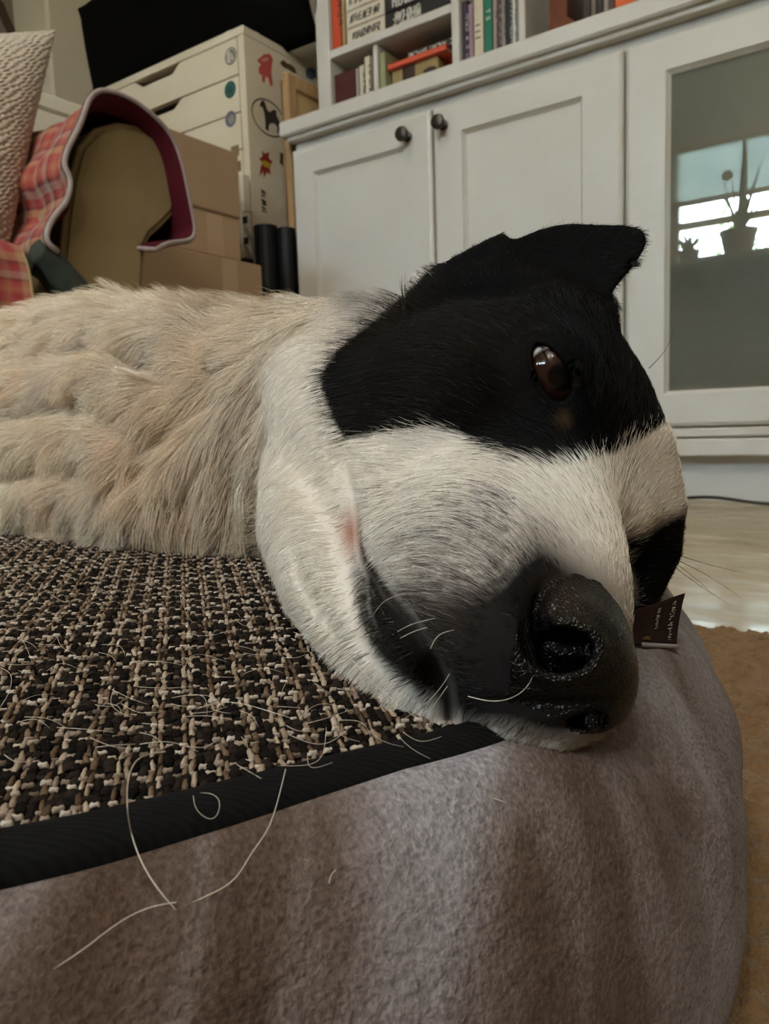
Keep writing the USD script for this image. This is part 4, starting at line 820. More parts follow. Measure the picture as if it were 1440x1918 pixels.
# ---------------------------------------------------------------- the dog's shape, in camera-aligned metres (x right, y down, z away)
_a, _l, _d = np.array([-0.07169385, 0.44653081, -0.89189138]), np.array([-0.47597975, -0.80112432, -0.36282655]), np.array([0.8765291, -0.3985098, -0.26997531])
HEAD_O = np.array([0.05880558, -0.00582831, 0.22653073])
HEAD_R = np.stack([_a, _l, _d], 1)
def hp(x, y, z): return HEAD_O + HEAD_R @ (np.array([x, y, z], float) / 1000)
UP_C = None
EYE_C = cam_at(1036, 700, .2335)
EYE_RAD = .0122
EYE_OUT = np.array([(993,655),(1000,645),(1015,641),(1035,648),(1055,668),(1070,692),(1077,720),(1072,740),(1058,755),(1043,757),(1020,738),(1005,712),(995,690)], float)
EYE_RIM = spline(EYE_OUT, 40, True)
MOUTH_LINE = spline([(655,880,.222),(666,920,.2185),(671,960,.2145),(675,1000,.210),(682,1042,.206),(707,1082,.199),(728,1116,.193),(764,1158,.185),(796,1205,.176),(815,1245,.171),(832,1290,.167),(838,1340,.167)], 28)
EAR_BACK = [(838,512),(850,485),(880,465),(910,450),(938,438),(947,441),(955,470),(960,560),(900,560)]
EAR_FRONT = [(930,470),(955,455),(985,440),(1010,430),(1040,422),(1070,419),(1120,421),(1170,422),(1195,427),(1207,436),(1211,450),(1207,466),(1195,485),(1170,517),(1142,550),(1128,578),(1090,590),(1000,580),(930,560)]
NECK_CH = [(700,770,.325,.048),(600,800,.345,.051),(450,815,.39,.060),(300,803,.455,.071),(150,798,.54,.080),(0,818,.64,.086),(-160,830,.735,.097),(-330,870,.80,.088)]
def ray_sphere(px, py, c, r):
    d = np.stack([(np.asarray(px, float) - 720) / F_PX, (np.asarray(py, float) - 959) / F_PX, np.ones(np.shape(px))], -1)
    n = np.linalg.norm(d, axis=-1, keepdims=True); d = d / n
    b = d @ c; q = np.maximum(b * b - c @ c + r * r, 0)
    return d * (b - np.sqrt(q))[..., None]
EYE_RIM3 = ray_sphere(EYE_RIM[:, 0], EYE_RIM[:, 1], EYE_C, EYE_RAD + .0004)
GROOVE = (np.roll(EYE_RIM, 8, 0)[:27] - EYE_RIM.mean(0)) * 1.28 + EYE_RIM.mean(0)
GROOVE3 = ray_sphere(GROOVE[:, 0], GROOVE[:, 1], EYE_C, EYE_RAD + .0022)
CAMUP = np.array([-0.03312, -0.99315, -0.11199])   # world up, in these axes
def px_of(p): return p[:, 0] / p[:, 2] * F_PX + 720, p[:, 1] / p[:, 2] * F_PX + 959, p[:, 2]
def chain_px(p, pts): return sd_chain(p, [cam_at(*q[:3]) for q in pts], [q[3] for q in pts])
def dog_base(p):
    px, py, Z = px_of(p)
    E = lambda c, r: sd_ell(p, hp(*c), np.array(r) / 1000, HEAD_R)
    C = lambda a, b, ra, rb: sd_cap(p, hp(*a), hp(*b), ra / 1000, rb / 1000)
    K = lambda pts: chain_px(p, pts)
    # cranium, cheeks, brows
    d = E((-60, 0, -8), (58, 48, 42))
    for s in (1, -1):
        d = smin(d, E((-50, 34 * s, -30), (48, 24, 36)), .02)
    d = smin(d, C((-18, 21, 6), (-44, 34, 12), 15, 16), .018)
    d = smin(d, C((-18, -20, 3), (-44, -32, 10), 14, 15), .018)
    d = smin(d, K([(1178, 850, .258, .014), (1195, 950, .262, .0150), (1205, 1022, .264, .0125), (1180, 1085, .262, .0115)]), .012)   # brow of the lower side
    # muzzle
    d = smin(d, E((22, 1, -27), (66, 29, 30)), .02)
    d = smin(d, C((-8, 0, -12), (62, 0, -15), 20, 12), .016)
    d = smin(d, E((40, 18, -34), (40, 15, 24)), .014)
    d = smin(d, E((36, -12, -32), (38, 12, 20)), .014)
    d = smin(d, K([(600, 740, .292, .022), (660, 850, .266, .026), (715, 970, .239, .0215), (770, 1090, .214, .018), (830, 1190, .194, .0145), (890, 1260, .181, .010)]), .016)  # cheek and upper lip
    # nose block
    d = smin(d, E((74, 1, -15), (14, 17, 13)), .008)
    # lower jaw, lip and chin
    d = smin(d, K([(585, 880, .272, .0175), (585, 990, .244, .0165), (630, 1105, .218, .0145), (700, 1212, .196, .0115), (780, 1305, .180, .0085), (828, 1345, .174, .006)]), .006)
    d = smin(d, K([(865, 1330, .172, .006), (950, 1345, .167, .006), (1040, 1345, .164, .006)]), .008)
    # neck and body
    b = K(NECK_CH)
    b = smin(b, K([(480, 920, .345, .032), (330, 945, .37, .030), (190, 935, .42, .024), (60, 935, .50, .03)]), .04)      # throat and chest
    b = smin(b, K([(250, 715, .48, .045), (130, 800, .47, .04), (185, 925, .415, .021)]), .03)                           # shoulder, upper arm
    b = smin(b, K([(185, 935, .415, .017), (-160, 960, .48, .017), (-300, 985, .50, .020)]), .015)                         # forearm and paw
    b = smin(b, K([(-340, 880, .80, .075), (-300, 940, .66, .042), (-470, 990, .62, .024), (-620, 1020, .60, .021)]), .03)   # hind leg
    d = smin(d, b, .010)
    # ears
    zf = .262 + .012 * np.clip((580 - py) / 150, 0, 1) ** 1.5 - .012 * np.clip((px - 1000) / 200, 0, 1) ** 1.5
    ef = smax(poly_sd(px, py, EAR_FRONT) * Z / F_PX, np.abs(Z - zf) - .0022 - .003 * np.clip((py - 480) / 100, 0, 1), .003)
    d = smin(d, ef, .006)
    eb = smax(poly_sd(px, py, EAR_BACK) * Z / F_PX, np.abs(Z - .276) - .0055, .006)
    d = smin(d, eb, .008)
    d = smin(d, K([(830, 570, .280, .014), (930, 560, .272, .013), (1030, 580, .262, .012), (1095, 600, .254, .010)]), .008)
    return d
def surf_z(px, py, z0=.13):
    """where the ray through a picture place meets the base shape"""
    r = np.stack([(np.asarray(px, float) - 720) / F_PX, (np.asarray(py, float) - 959) / F_PX, np.ones(len(px))], 1)
    n = np.linalg.norm(r, axis=1); Z = np.full(len(px), z0)
    for _ in range(60):
        Z = Z + np.clip(dog_base(r * Z[:, None]) / n * .8, -.02, .03)
    return Z
def on_skin(line, n, rad, closed=False, dz=0.0):
    """polyline of picture places laid on the base shape, as a chain with its radii"""
    line = np.asarray(line, float); l = spline(line, n, closed)
    Z = surf_z(l[:, 0], l[:, 1]) + dz
    return np.stack([(l[:, 0] - 720) / F_PX * Z, (l[:, 1] - 959) / F_PX * Z, Z], 1), np.interp(np.linspace(0, 1, n), np.linspace(0, 1, len(rad)), rad)
N_HOLE = [(1030,1184),(1044,1178),(1071,1178),(1093,1188),(1108,1204),(1107,1229),(1089,1250),(1062,1259),(1036,1259),(1018,1250),(1008,1236),(1009,1213),(1012,1195)]
N_HOLE2 = [(1060,1354),(1082,1340),(1108,1334),(1128,1342),(1126,1356),(1100,1364),(1076,1362)]
DETAIL = {}
def dog_details():
    D = DETAIL
    D['mouth'] = on_skin([(655,880),(666,920),(671,960),(675,1000),(682,1042),(707,1082),(728,1116),(764,1158),(796,1205),(815,1245),(832,1290),(838,1345)], 30, [.0003, .0008, .0011, .0016, .0022, .0022, .0022, .0024, .0028, .0036, .0042, .0034])
    D['slit'] = on_skin([(1014,1218),(1003,1182),(998,1147),(1004,1120),(1018,1098),(1049,1074)], 16, [.0034, .0032, .0026, .0021, .0014, .0005], False, -.0004)
    h = spline(N_HOLE, 30, True); c = h.mean(0)
    D['wing'] = on_skin((np.array(N_HOLE) - c) * 1.16 + c, 28, [.0017], True, .0006)
    D['hole'] = h, np.median(surf_z(h[:, 0], h[:, 1]))
    h2 = spline(N_HOLE2, 16, True); D['hole2'] = h2, np.median(surf_z(h2[:, 0], h2[:, 1]))
    h3 = np.array([(1016,1226),(998,1198),(992,1150),(1000,1118),(1018,1097),(1042,1079),(1031,1099),(1016,1121),(1008,1150),(1012,1185),(1022,1212)], float); D['slitp'] = h3, np.median(surf_z(h3[:, 0], h3[:, 1]))
    D['bump2'] = cam_at(1110, 1352, D['hole2'][1] + .001)
    D['concha'] = on_skin([(1030,1212),(1060,1220),(1100,1218)], 6, [.0016, .002, .0016], False, .0075)
    D['philtrum'] = on_skin([(905,1316),(950,1320),(1010,1323),(1075,1322),(1140,1312)], 12, [.0004, .0012, .0014, .0012, .0003])
    D['alar'] = on_skin([(985,1150),(968,1185),(962,1225),(972,1262)], 10, [.0008, .0018, .0018, .0010])
    D['creases'] = [on_skin([(1072,628),(1100,660),(1116,705),(1112,755)], 12, [.0003, .0009, .0009, .0003]),
                    on_skin([(1112,640),(1140,690),(1148,745),(1135,790)], 12, [.0003, .0008, .0008, .0003]),
                    on_skin([(545,1010),(565,1080),(605,1150),(640,1195)], 10, [.0004, .0012, .0012, .0003]),
                    on_skin([(960,640),(975,690),(1000,740),(1035,780)], 10, [.0003, .0008, .0009, .0003]),
                    on_skin([(700,1085),(690,1120),(720,1180),(750,1235)], 10, [.0003, .0010, .0010, .0003])]
    D['lip'] = on_skin([(752,1180),(770,1215),(782,1248)], 6, [.0018, .0028, .0018], False, .0008)
def dog_sdf(p):
    if not DETAIL: dog_details()
    px, py, Z = px_of(p); d = dog_base(p); D = DETAIL
    head = (px > 480) & (Z < .30)
    q, x, y, z, dd = p[head], px[head], py[head], Z[head], d[head]
    if not len(q): return d
    m = sd_chain(q, *D['lip']); dd = smin(dd, m, .003)
    dd = smax(dd, -sd_chain(q, *D['mouth']), .004)
    for c in D['creases']: dd = smax(dd, -(sd_chain(q, *c)), .004)
    # nose
    dd = smin(dd, sd_chain(q, *D['wing']), .003)
    dd = smin(dd, sd_chain(q, *D['alar']), .004)
    for k, dep in (('hole', .013), ('hole2', .008), ('slitp', .006)):
        h, hz = D[k]
        dd = smax(dd, -np.maximum(poly_sd(x, y, h) * z / F_PX, z - hz - dep), .0025)
    dd = smin(dd, np.linalg.norm(q - D['bump2'], axis=1) - .0019, .001)
    dd = smin(dd, sd_chain(q, *D['concha']), .002)
    dd = smax(dd, -sd_chain(q, *D['slit']), .0025)
    dd = smax(dd, -sd_chain(q, *D['philtrum']), .003)
    # eye: lids round the ball, then the opening
    r = np.linalg.norm(q - EYE_C, axis=1)
    n = r < .03
    e, f = q[n], dd[n]
    f = smin(f, r[n] - EYE_RAD - .0018, .006)
    cut = np.maximum(poly_sd(x[n], y[n], EYE_RIM) * z[n] / F_PX + .0006, z[n] - EYE_C[2])
    f = smax(f, -cut, .0015)
    f = smin(f, sd_chain(e, np.vstack([EYE_RIM3, EYE_RIM3[:1]]), np.full(41, .0010)), .0015)
    f = smax(f, -sd_chain(e, GROOVE3, np.full(len(GROOVE3), .0006)), .002)
    dd[n] = f
    d[head] = dd
    return d
# ================================================================ the dog: mesh, colours, eye, fur
STEP, Z0_, B_ = 6.0, .125, 6
GX0, GY0 = -760, 366
def g2p(g):
    px, py, Z = GX0 + g[:, 0] * STEP, GY0 + g[:, 1] * STEP, Z0_ * np.exp(g[:, 2] * STEP / F_PX)
    return np.stack([(px - 720) / F_PX * Z, (py - 959) / F_PX * Z, Z], 1)
_n = np.array([2080 / STEP, 1120 / STEP, np.log(1.02 / Z0_) * F_PX / STEP]).astype(int) // B_ * B_ + B_
DV, DQ = surface_nets(dog_sdf, np.zeros(3, int), _n, g2p, B_)
DF = np.vstack([DQ[:, [0, 1, 2]], DQ[:, [0, 2, 3]]])
_m = trimesh.Trimesh(DV, DF, process=False)
# keep the largest piece, settle the vertices a little
lab = trimesh.graph.connected_component_labels(_m.edges_unique, node_count=len(DV)); big = np.bincount(lab).argmax(); kf = lab[DF[:, 0]] == big
DF = DF[kf]; remap = np.full(len(DV), -1); us = np.unique(DF); remap[us] = np.arange(len(us)); DV, DF = DV[us], remap[DF]
_m = trimesh.Trimesh(DV, DF, process=False)
if _m.volume < 0: DF = DF[:, ::-1]; _m = trimesh.Trimesh(DV, DF, process=False)
trimesh.smoothing.filter_taubin(_m, iterations=4); DV = np.array(_m.vertices)
# folds and tufts of the coat on neck and body
px, py, Z = px_of(DV); DN = np.array(_m.vertex_normals)
bodyw = np.clip((Z - .30) / .06, 0, 1)
DV = DV + DN * ((meshkit.fbm(DV * 22, 3, 11) - .5) * .026 * bodyw)[:, None]
_fw = ((DN * DV).sum(1) < 0) & (Z > .285) & (px < 640)
for _l, _dp, _w in (([(-60, 700), (60, 665), (170, 655), (270, 680), (330, 720)], .010, 26), ([(430, 590), (385, 650), (400, 700), (350, 770), (275, 860), (215, 930)], .009, 24), ([(575, 640), (500, 700), (455, 790), (432, 880), (440, 1010)], .008, 20), ([(-60, 800), (80, 765), (200, 785), (270, 850)], .008, 24), ([(-40, 905), (100, 880), (190, 900)], .007, 20), ([(380, 830), (350, 920), (360, 1010)], .006, 18)):
    _dd, _tt = line_d(px, py, spline(_l, 24)); DV = DV - DN * (_dp * np.exp(-(_dd / _w) ** 2) * np.sin(np.clip(_tt, .02, .98) * np.pi) ** .5 * _fw)[:, None]
_m = trimesh.Trimesh(DV, DF, process=False); DN = np.array(_m.vertex_normals); px, py, Z = px_of(DV)
HC = (DV - HEAD_O) @ HEAD_R * 1000                    # head coordinates, mm
NOSE_P = [(1032,1085),(1075,1072),(1125,1090),(1165,1140),(1188,1195),(1206,1270),(1202,1320),(1170,1352),(1130,1374),(1090,1378),(1060,1370),(1035,1345),(985,1326),(945,1316),(950,1275),(958,1215),(972,1165),(1000,1112)]
BLACK_P = [(596,700),(625,655),(700,596),(770,535),(815,490),(850,440),(950,400),(1230,400),(1240,480),(1155,560),(1270,640),(1270,770),(1238,800),(1195,822),(1150,850),(1100,862),(1060,872),(1000,864),(930,842),(850,808),(800,798),(700,812),(645,824),(622,785),(608,740)]
BLACK2_P = [(1163,1012),(1190,1003),(1225,985),(1255,965),(1300,960),(1320,1060),(1260,1150),(1200,1210),(1182,1100)]
DARK_P = [(950,1046),(985,1018),(1030,1010),(1085,1050),(1130,1080),(1165,1130),(1200,1250),(1212,1340),(1060,1396),(960,1378),(880,1366),(828,1335),(818,1285),(792,1225),(775,1165),(775,1120),(840,1105),(900,1090)]
LIP_P = [(684,1045),(715,1085),(735,1116),(775,1158),(806,1205),(836,1260),(842,1325),(790,1298),(738,1258),(700,1200),(678,1120)]
DARK_P, LIP_P, BLACK2_P = [spline(q, 70, True) for q in (DARK_P, LIP_P, BLACK2_P)]
SPOTS = np.random.default_rng(5).uniform([770, 930], [985, 1120], (46, 2)); SPOTR = np.random.default_rng(6).uniform(5, 11, 46)
MOUTH_PX = spline([(655,880),(666,920),(671,960),(675,1000),(682,1042),(707,1082),(728,1116),(764,1158),(796,1205),(815,1245),(832,1290),(838,1345)], 24)
def soft(d, w): return np.clip(.5 - d / w, 0, 1)
def mixc(a, b, t): return a * (1 - t[:, None]) + np.asarray(b) * t[:, None]
def coat(P, N, rough=0.0, seed=0):
    """coat colour, with some light and shade painted in, at points of the skin; the hidden side of the head mirrors the side in view"""
    P = np.asarray(P); r = np.random.default_rng(seed); x, y, Z = px_of(P)
    H = (P - HEAD_O) @ HEAD_R * 1000
    facing = (N * P).sum(1) < 0
    head = (Z < .31) & (x > 430)
    mir = head & ~facing & (H[:, 1] < 8) & (Z > .2)
    if mir.any():
        M = HEAD_O + (np.c_[H[mir, 0], np.abs(H[mir, 1]), H[mir, 2]] / 1000) @ HEAD_R.T
        mx, my, mz = px_of(M); x, y = x.copy(), y.copy(); x[mir], y[mir] = mx, my
    jx, jy = x + r.normal(size=len(x)) * rough, y + r.normal(size=len(x)) * rough
    w = (meshkit.fbm(np.c_[P * 60], 2, 21) - .5) * 26
    n1 = meshkit.fbm(P * 26, 3, 31); n2 = meshkit.fbm(P * 14, 2, 37)
    white = np.array([.80, .765, .70])
    c = np.tile(white, (len(P), 1))
    body = np.clip((Z - .275) / .05, 0, 1) * np.clip((640 - x) / 90 + .5, 0, 1)
    bc = mixc(mixc(np.tile([.81, .71, .56], (len(P), 1)), [.72, .55, .385], np.clip((n1 - .5) * 4, 0, 1)), [.66, .595, .50], np.clip((n2 - .52) * 5, 0, 1))
    bc = mixc(bc, [.86, .79, .65], np.clip((650 - y) / 110, 0, 1) * np.clip((420 - x) / 150, 0, 1))  # overhead light on top of the body, painted into the coat
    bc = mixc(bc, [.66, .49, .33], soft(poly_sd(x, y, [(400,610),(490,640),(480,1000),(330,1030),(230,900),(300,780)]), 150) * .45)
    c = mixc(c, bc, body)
    c = mixc(c, [.74, .66, .52], soft(np.hypot(x - 585, (y - 900) * .6) - 40, 120) * .4 * (1 - body))
    # pink corner of the mouth, grey ticking, dark muzzle
    dm, tm = line_d(x, y, MOUTH_PX)
    c = mixc(c, [.36, .125, .070], soft(np.hypot((x - 657) * 1.25, (y - 998) * .6) - 20, 40) * .95)
    c = mixc(c, [.035, .022, .020], soft(dm - np.clip(tm * 18, 3, 9), 10) * np.clip(tm * 4, .6, 1))  # dark lip line; towards the corner the crease's shade is painted in too
    sp = np.zeros(len(x))
    for (sx, sy), sr in zip(SPOTS, SPOTR): sp = np.maximum(sp, soft(np.hypot(jx - sx, (jy - sy)) - sr, 8))
    c = mixc(c, [.10, .085, .080], sp * .95)
    tick = soft(poly_sd(x, y, [(760,1010),(900,960),(985,1000),(960,1120),(840,1180),(770,1150),(740,1090)]), 120)
    c = mixc(c, [.30, .275, .255], tick * .7 * (r.random(len(x)) < .85))
    dk = soft(poly_sd(jx + r.normal(size=len(x)) * rough, jy + r.normal(size=len(x)) * rough, DARK_P) - 6 + w * .8, 84)
    dcol = mixc(np.tile([.010, .009, .0095], (len(P), 1)), [.040, .033, .030], np.clip((965 - x) / 150, 0, 1) * np.clip((1300 - y) / 120, 0, 1)); c = c * (1 - dk[:, None]) + dcol * dk[:, None]
    c = mixc(c, [.010, .009, .009], soft(poly_sd(jx, jy, LIP_P) - 4 + w * .4, 44))
    c = mixc(c, [.030, .019, .012], soft(np.hypot(x - 1055, (y - 1105)) - 40, 60) * .8)
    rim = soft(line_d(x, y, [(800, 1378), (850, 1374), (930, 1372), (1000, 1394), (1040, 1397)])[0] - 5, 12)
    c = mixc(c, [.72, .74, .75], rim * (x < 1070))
    # black patches
    bk = soft(poly_sd(jx, jy, BLACK_P) + w * .35, 8)
    bk = np.maximum(bk, soft(poly_sd(jx, jy, BLACK2_P) + w * .5, 26) * (Z > .2))
    black = mixc(np.tile([.0030, .0031, .0036], (len(P), 1)), [.0072, .0050, .0035], np.clip((n1 - .5) * 3 + np.clip((900 - x) / 300, -.5, .6), 0, 1))
    ear = (y < 560) & (x > 830)
    black[ear] *= .7
    c = c * (1 - bk[:, None]) + black * bk[:, None]
    c = mixc(c, [.10, .062, .030], soft(np.hypot(x - 1056, (y - 786) * .9) - 8, 30) * .8)
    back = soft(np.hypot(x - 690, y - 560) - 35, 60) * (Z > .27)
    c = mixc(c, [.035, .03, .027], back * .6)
    return np.clip(c, .0018, .9)
VC = coat(DV, DN)
skin = mixc(VC * .8, [.30, .2, .16], np.full(len(VC), .12) * (VC.mean(1) > .2))
nose_d = poly_sd(px, py, NOSE_P)
in_nose = (nose_d < 0) & (Z < .19)
fn = in_nose[DF].all(1)
def sub(F):
    u, inv = np.unique(F, return_inverse=True); return u, inv.reshape(F.shape)
def col_mat(name, rough, spec, coatw=0, bump=None, attr='coat'):
    n = {'a': ('attribute', {'attribute': attr}), 'p': ('principled_bsdf', {'roughness': rough, 'specular_ior_level': spec, 'coat_weight': coatw, 'coat_roughness': .25})}
    l = [('a.color', 'p.base_color')]
    if bump:
        n['t'] = ('texture_coordinate', {}); n['v'] = ('voronoi_texture', {'scale': bump, 'feature': 'distance_to_edge', 'randomness': .9}); n['m'] = ('map_range', {'from_min': 0, 'from_max': .25, 'to_min': 0, 'to_max': 1, 'clamp': True}); n['b'] = ('bump', {'strength': .55, 'distance': .0004})
        l += [('t.object', 'v.vector'), ('v.distance', 'm.value'), ('m.result', 'b.height'), ('b.normal', 'p.normal')]
    return usdkit.material(stage, f'/World/Looks/{name}', n, l, surface='p.BSDF')
dog = thing('dog', 'white dog with a black head patch lying on its side on the tweed bed', 'dog')
def skin_part(name, F, m, colors, label=None, parent=dog):
    u, G = sub(F); path = numbered(f'{parent.GetPath()}/{name}'); g = UsdGeom.Mesh.Define(stage, path)
    g.CreatePointsAttr(Vt.Vec3fArray.FromNumpy(c2w(DV[u]).astype(np.float32))); g.CreateFaceVertexCountsAttr(Vt.IntArray.FromNumpy(np.full(len(G), 3, np.int32))); g.CreateFaceVertexIndicesAttr(Vt.IntArray.FromNumpy(G.astype(np.int32).ravel()))
    g.CreateSubdivisionSchemeAttr('none'); g.CreateNormalsAttr(Vt.Vec3fArray.FromNumpy(c2w_dir(DN[u]).astype(np.float32))); g.SetNormalsInterpolation('vertex')
    UsdGeom.PrimvarsAPI(g).CreatePrimvar('coat', Sdf.ValueTypeNames.Color3fArray, 'vertex').Set(Vt.Vec3fArray.FromNumpy(colors[u].astype(np.float32)))
    UsdShade.MaterialBindingAPI.Apply(g.GetPrim()).Bind(m)
    if label: g.GetPrim().SetCustomDataByKey('label', label)
    return g.GetPrim()
body_p = skin_part('body', DF[~fn], col_mat('dog_skin', .85, .05), skin)
nc = np.tile([.0022, .0022, .0026], (len(DV), 1))
nc = mixc(nc, [.018, .0115, .0075], soft(np.hypot((px - 1075) * .8, py - 1125) - 34, 60) * .9)
nose_p = skin_part('nose', DF[fn], col_mat('nose_leather', .30, .22, 0, 1100.0), nc, 'wet black nose with two nostrils')
# ---- eye
em = trimesh.creation.icosphere(5, EYE_RAD - .0001); ev = em.vertices + EYE_C
ex_, ey_, _z_ = px_of(ev); de = np.hypot(ex_ - 1041, (ey_ - 709)); fr = (em.vertices @ EYE_C) < 0
ec = np.tile([.50, .45, .42], (len(ev), 1)); ec = mixc(ec, [.52, .30, .24], np.clip((1005 - ex_) / 20, 0, 1) * .7)
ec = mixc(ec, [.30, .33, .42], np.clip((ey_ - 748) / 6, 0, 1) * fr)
ir = soft(de - 60, 6) * fr; ec = mixc(ec, [.006, .0035, .003], ir)
ec = mixc(ec, [.050, .020, .012], soft(de - 54, 8) * fr * (.5 + .5 * np.sin(np.arctan2(ey_ - 709, ex_ - 1041) * 26) * .35)); ec = mixc(ec, [.002, .002, .002], soft(np.hypot(ex_ - 1052, ey_ - 706) - 27, 7) * fr)
eye_m = usdkit.material(stage, '/World/Looks/eye_wet', {'a': ('attribute', {'attribute': 'coat'}), 'p': ('principled_bsdf', {'roughness': .35, 'coat_weight': .7, 'coat_roughness': .012, 'coat_ior': 1.4, 'specular_ior_level': .0})}, [('a.color', 'p.base_color')], surface='p.BSDF')
part('eye', trimesh.Trimesh(c2w(ev), em.faces, process=False), eye_m, dog, True, label='glossy dark brown eye', prims={'coat': ec})
# the other eye, on the side towards the bed
_eh = (EYE_C - HEAD_O) @ HEAD_R; _eh[1] *= -1; e2 = HEAD_O + HEAD_R @ _eh
for _ in range(20): e2 = e2 + HEAD_R[:, 1] * float(np.clip(.0112 + dog_base(e2[None])[0], -.003, .003))
em2 = trimesh.creation.icosphere(4, EYE_RAD); gz = -HEAD_R[:, 1] * .75 + HEAD_R[:, 0] * .6; gz /= np.linalg.norm(gz)
ec2 = np.tile([.45, .40, .37], (len(em2.vertices), 1)); cz2 = em2.vertices @ gz / EYE_RAD
ec2[cz2 > .62] = (.018, .009, .006); ec2[cz2 > .90] = (.002, .002, .002)
part('eye', trimesh.Trimesh(c2w(em2.vertices + e2), em2.faces, process=False), eye_m, dog, True, label='glossy dark brown eye on the lower side of the head', prims={'coat': ec2})
# ---- fur: short hairs along the lie of the coat
FLOW = np.array([(1000,1040,-.3,-1),(900,1000,-.8,-.75),(800,950,-1,-.45),(740,900,-1,-.35),(760,1050,-1,-.35),(850,1150,-1,-.45),(900,1270,-1,-.2),(960,1200,-1,-.5),(720,1090,-1,-.15),
    (640,1100,-1,.15),(620,1000,-.9,.1),(600,1150,-1,.35),(680,1250,-.8,.6),(740,1320,-.5,.85),(830,1350,-.3,.95),(930,1360,-.6,.9),(1000,1380,-.5,.9),(560,900,-.9,.4),(540,1000,-.8,.5),(620,850,-1,.1),(500,980,-.6,.8),
    (700,760,-1,-.3),(640,720,-.95,.1),(800,700,-1,-.35),(760,610,-.85,-.5),(900,620,-.8,-.6),(900,800,-1,-.35),(980,560,-.7,-.7),(1080,600,-.5,-.9),(960,700,-1,-.4),(1010,800,-1,-.5),(1100,830,-.2,-.9),(1120,700,.1,-1),(1180,760,.3,-.95),(1150,640,-.1,-1),
    (1150,950,.1,-1),(1190,900,.6,-.6),(1230,880,.9,-.3),(1230,1000,1,-.1),(1260,1050,1,.2),(1220,1110,.8,.5),(1180,1080,.2,-1),(1190,1180,.2,-1),(1100,930,-.1,-1),(1040,950,-.5,-.9),
    (1150,480,.9,-.1),(1050,470,.8,-.3),(950,500,.6,-.6),(880,490,-.5,-.8),(1130,540,.6,.5),
    (600,620,-.8,.4),(560,700,-.6,.7),(520,620,-.9,.3),(500,760,-.5,.85),(470,860,-.35,.9),(440,980,-.05,1),(400,640,-.9,-.1),(380,700,-.8,.3),(330,760,-.6,.7),(350,860,-.4,.9),(330,980,-.3,.9),(300,560,-.7,.4),(250,620,-.85,.5),(200,680,-.95,.35),(130,640,-1,.2),(60,650,-1,.25),(60,720,-.9,.4),(180,750,-.9,.2),(100,830,-.8,.55),(230,830,-.7,.7),(180,920,-.6,.6),(60,920,-.6,.8),(280,920,-.35,.9),(160,980,-.9,.3),(-200,700,-1,.2),(-200,900,-.8,.6),(-500,800,-1,.1)], float)
_fd = FLOW[:, 2:] / np.linalg.norm(FLOW[:, 2:], axis=1, keepdims=True); flow_tree = cKDTree(FLOW[:, :2])
def flow(x, y):
    d, i = flow_tree.query(np.c_[x, y], k=6); w = 1 / (d + 18) ** 2.2
    v = (_fd[i] * w[..., None]).sum(1); return v / (np.linalg.norm(v, axis=1, keepdims=True) + 1e-9)
fr_ = np.random.default_rng(12)
tri_a = _m.area_faces; tc = _m.triangles_center; tn = _m.face_normals
tx, ty, tz = px_of(tc); fac = -(tn * tc).sum(1) / np.linalg.norm(tc, axis=1)
dens = tri_a / tz ** 2 * np.where(tz < .31, 1.0, .85)                       # even in the picture, thinner where nothing shows it
dens *= np.where(fac > -.15, 1.0, .22) * np.where(tx < -60, .25, 1) * np.where(fn, 0, 1)
NH = 135000
pick = fr_.choice(len(tri_a), NH, p=dens / dens.sum()); b = fr_.random((NH, 2)); sw = b.sum(1) > 1; b[sw] = 1 - b[sw]
T = DV[DF[pick]]; R0 = T[:, 0] + (T[:, 1] - T[:, 0]) * b[:, :1] + (T[:, 2] - T[:, 0]) * b[:, 1:]
TN = DN[DF[pick]]; RN = TN.mean(1); RN /= np.linalg.norm(RN, axis=1, keepdims=True)
x, y, Z = px_of(R0)
pd_eye = poly_sd(x, y, EYE_RIM); pd_nose = poly_sd(x, y, NOSE_P); dm, tm = line_d(x, y, MOUTH_PX)
front = (RN * R0).sum(1) < 0
ok = ~((pd_eye < 9) & (np.linalg.norm(R0 - EYE_C, axis=1) < .03)) & ~((pd_nose < 3) & (Z < .19)) & (np.linalg.norm(R0 - e2, axis=1) > EYE_RAD + .0012) & ~((dm < 1.5) & front & (Z < .25) & (tm > .25))
ok &= fr_.random(NH) < np.where((pd_nose < 40) & (Z < .2), .75, 1)
R0, RN, x, y, Z, front, pd_nose, pd_eye, dm = [a[ok] for a in (R0, RN, x, y, Z, front, pd_nose, pd_eye, dm)]
n = len(R0)
fl2 = flow(x, y); D = np.c_[fl2, np.zeros(n)]
Hh = (R0 - HEAD_O) @ HEAD_R * 1000; headm = (Z < .31) & (x > 430)
D[headm & ~front] = -HEAD_R[:, 0] * .8 + HEAD_R[:, 2] * .1
D = D - RN * (D * RN).sum(1, keepdims=True); D /= np.linalg.norm(D, axis=1, keepdims=True) + 1e-9
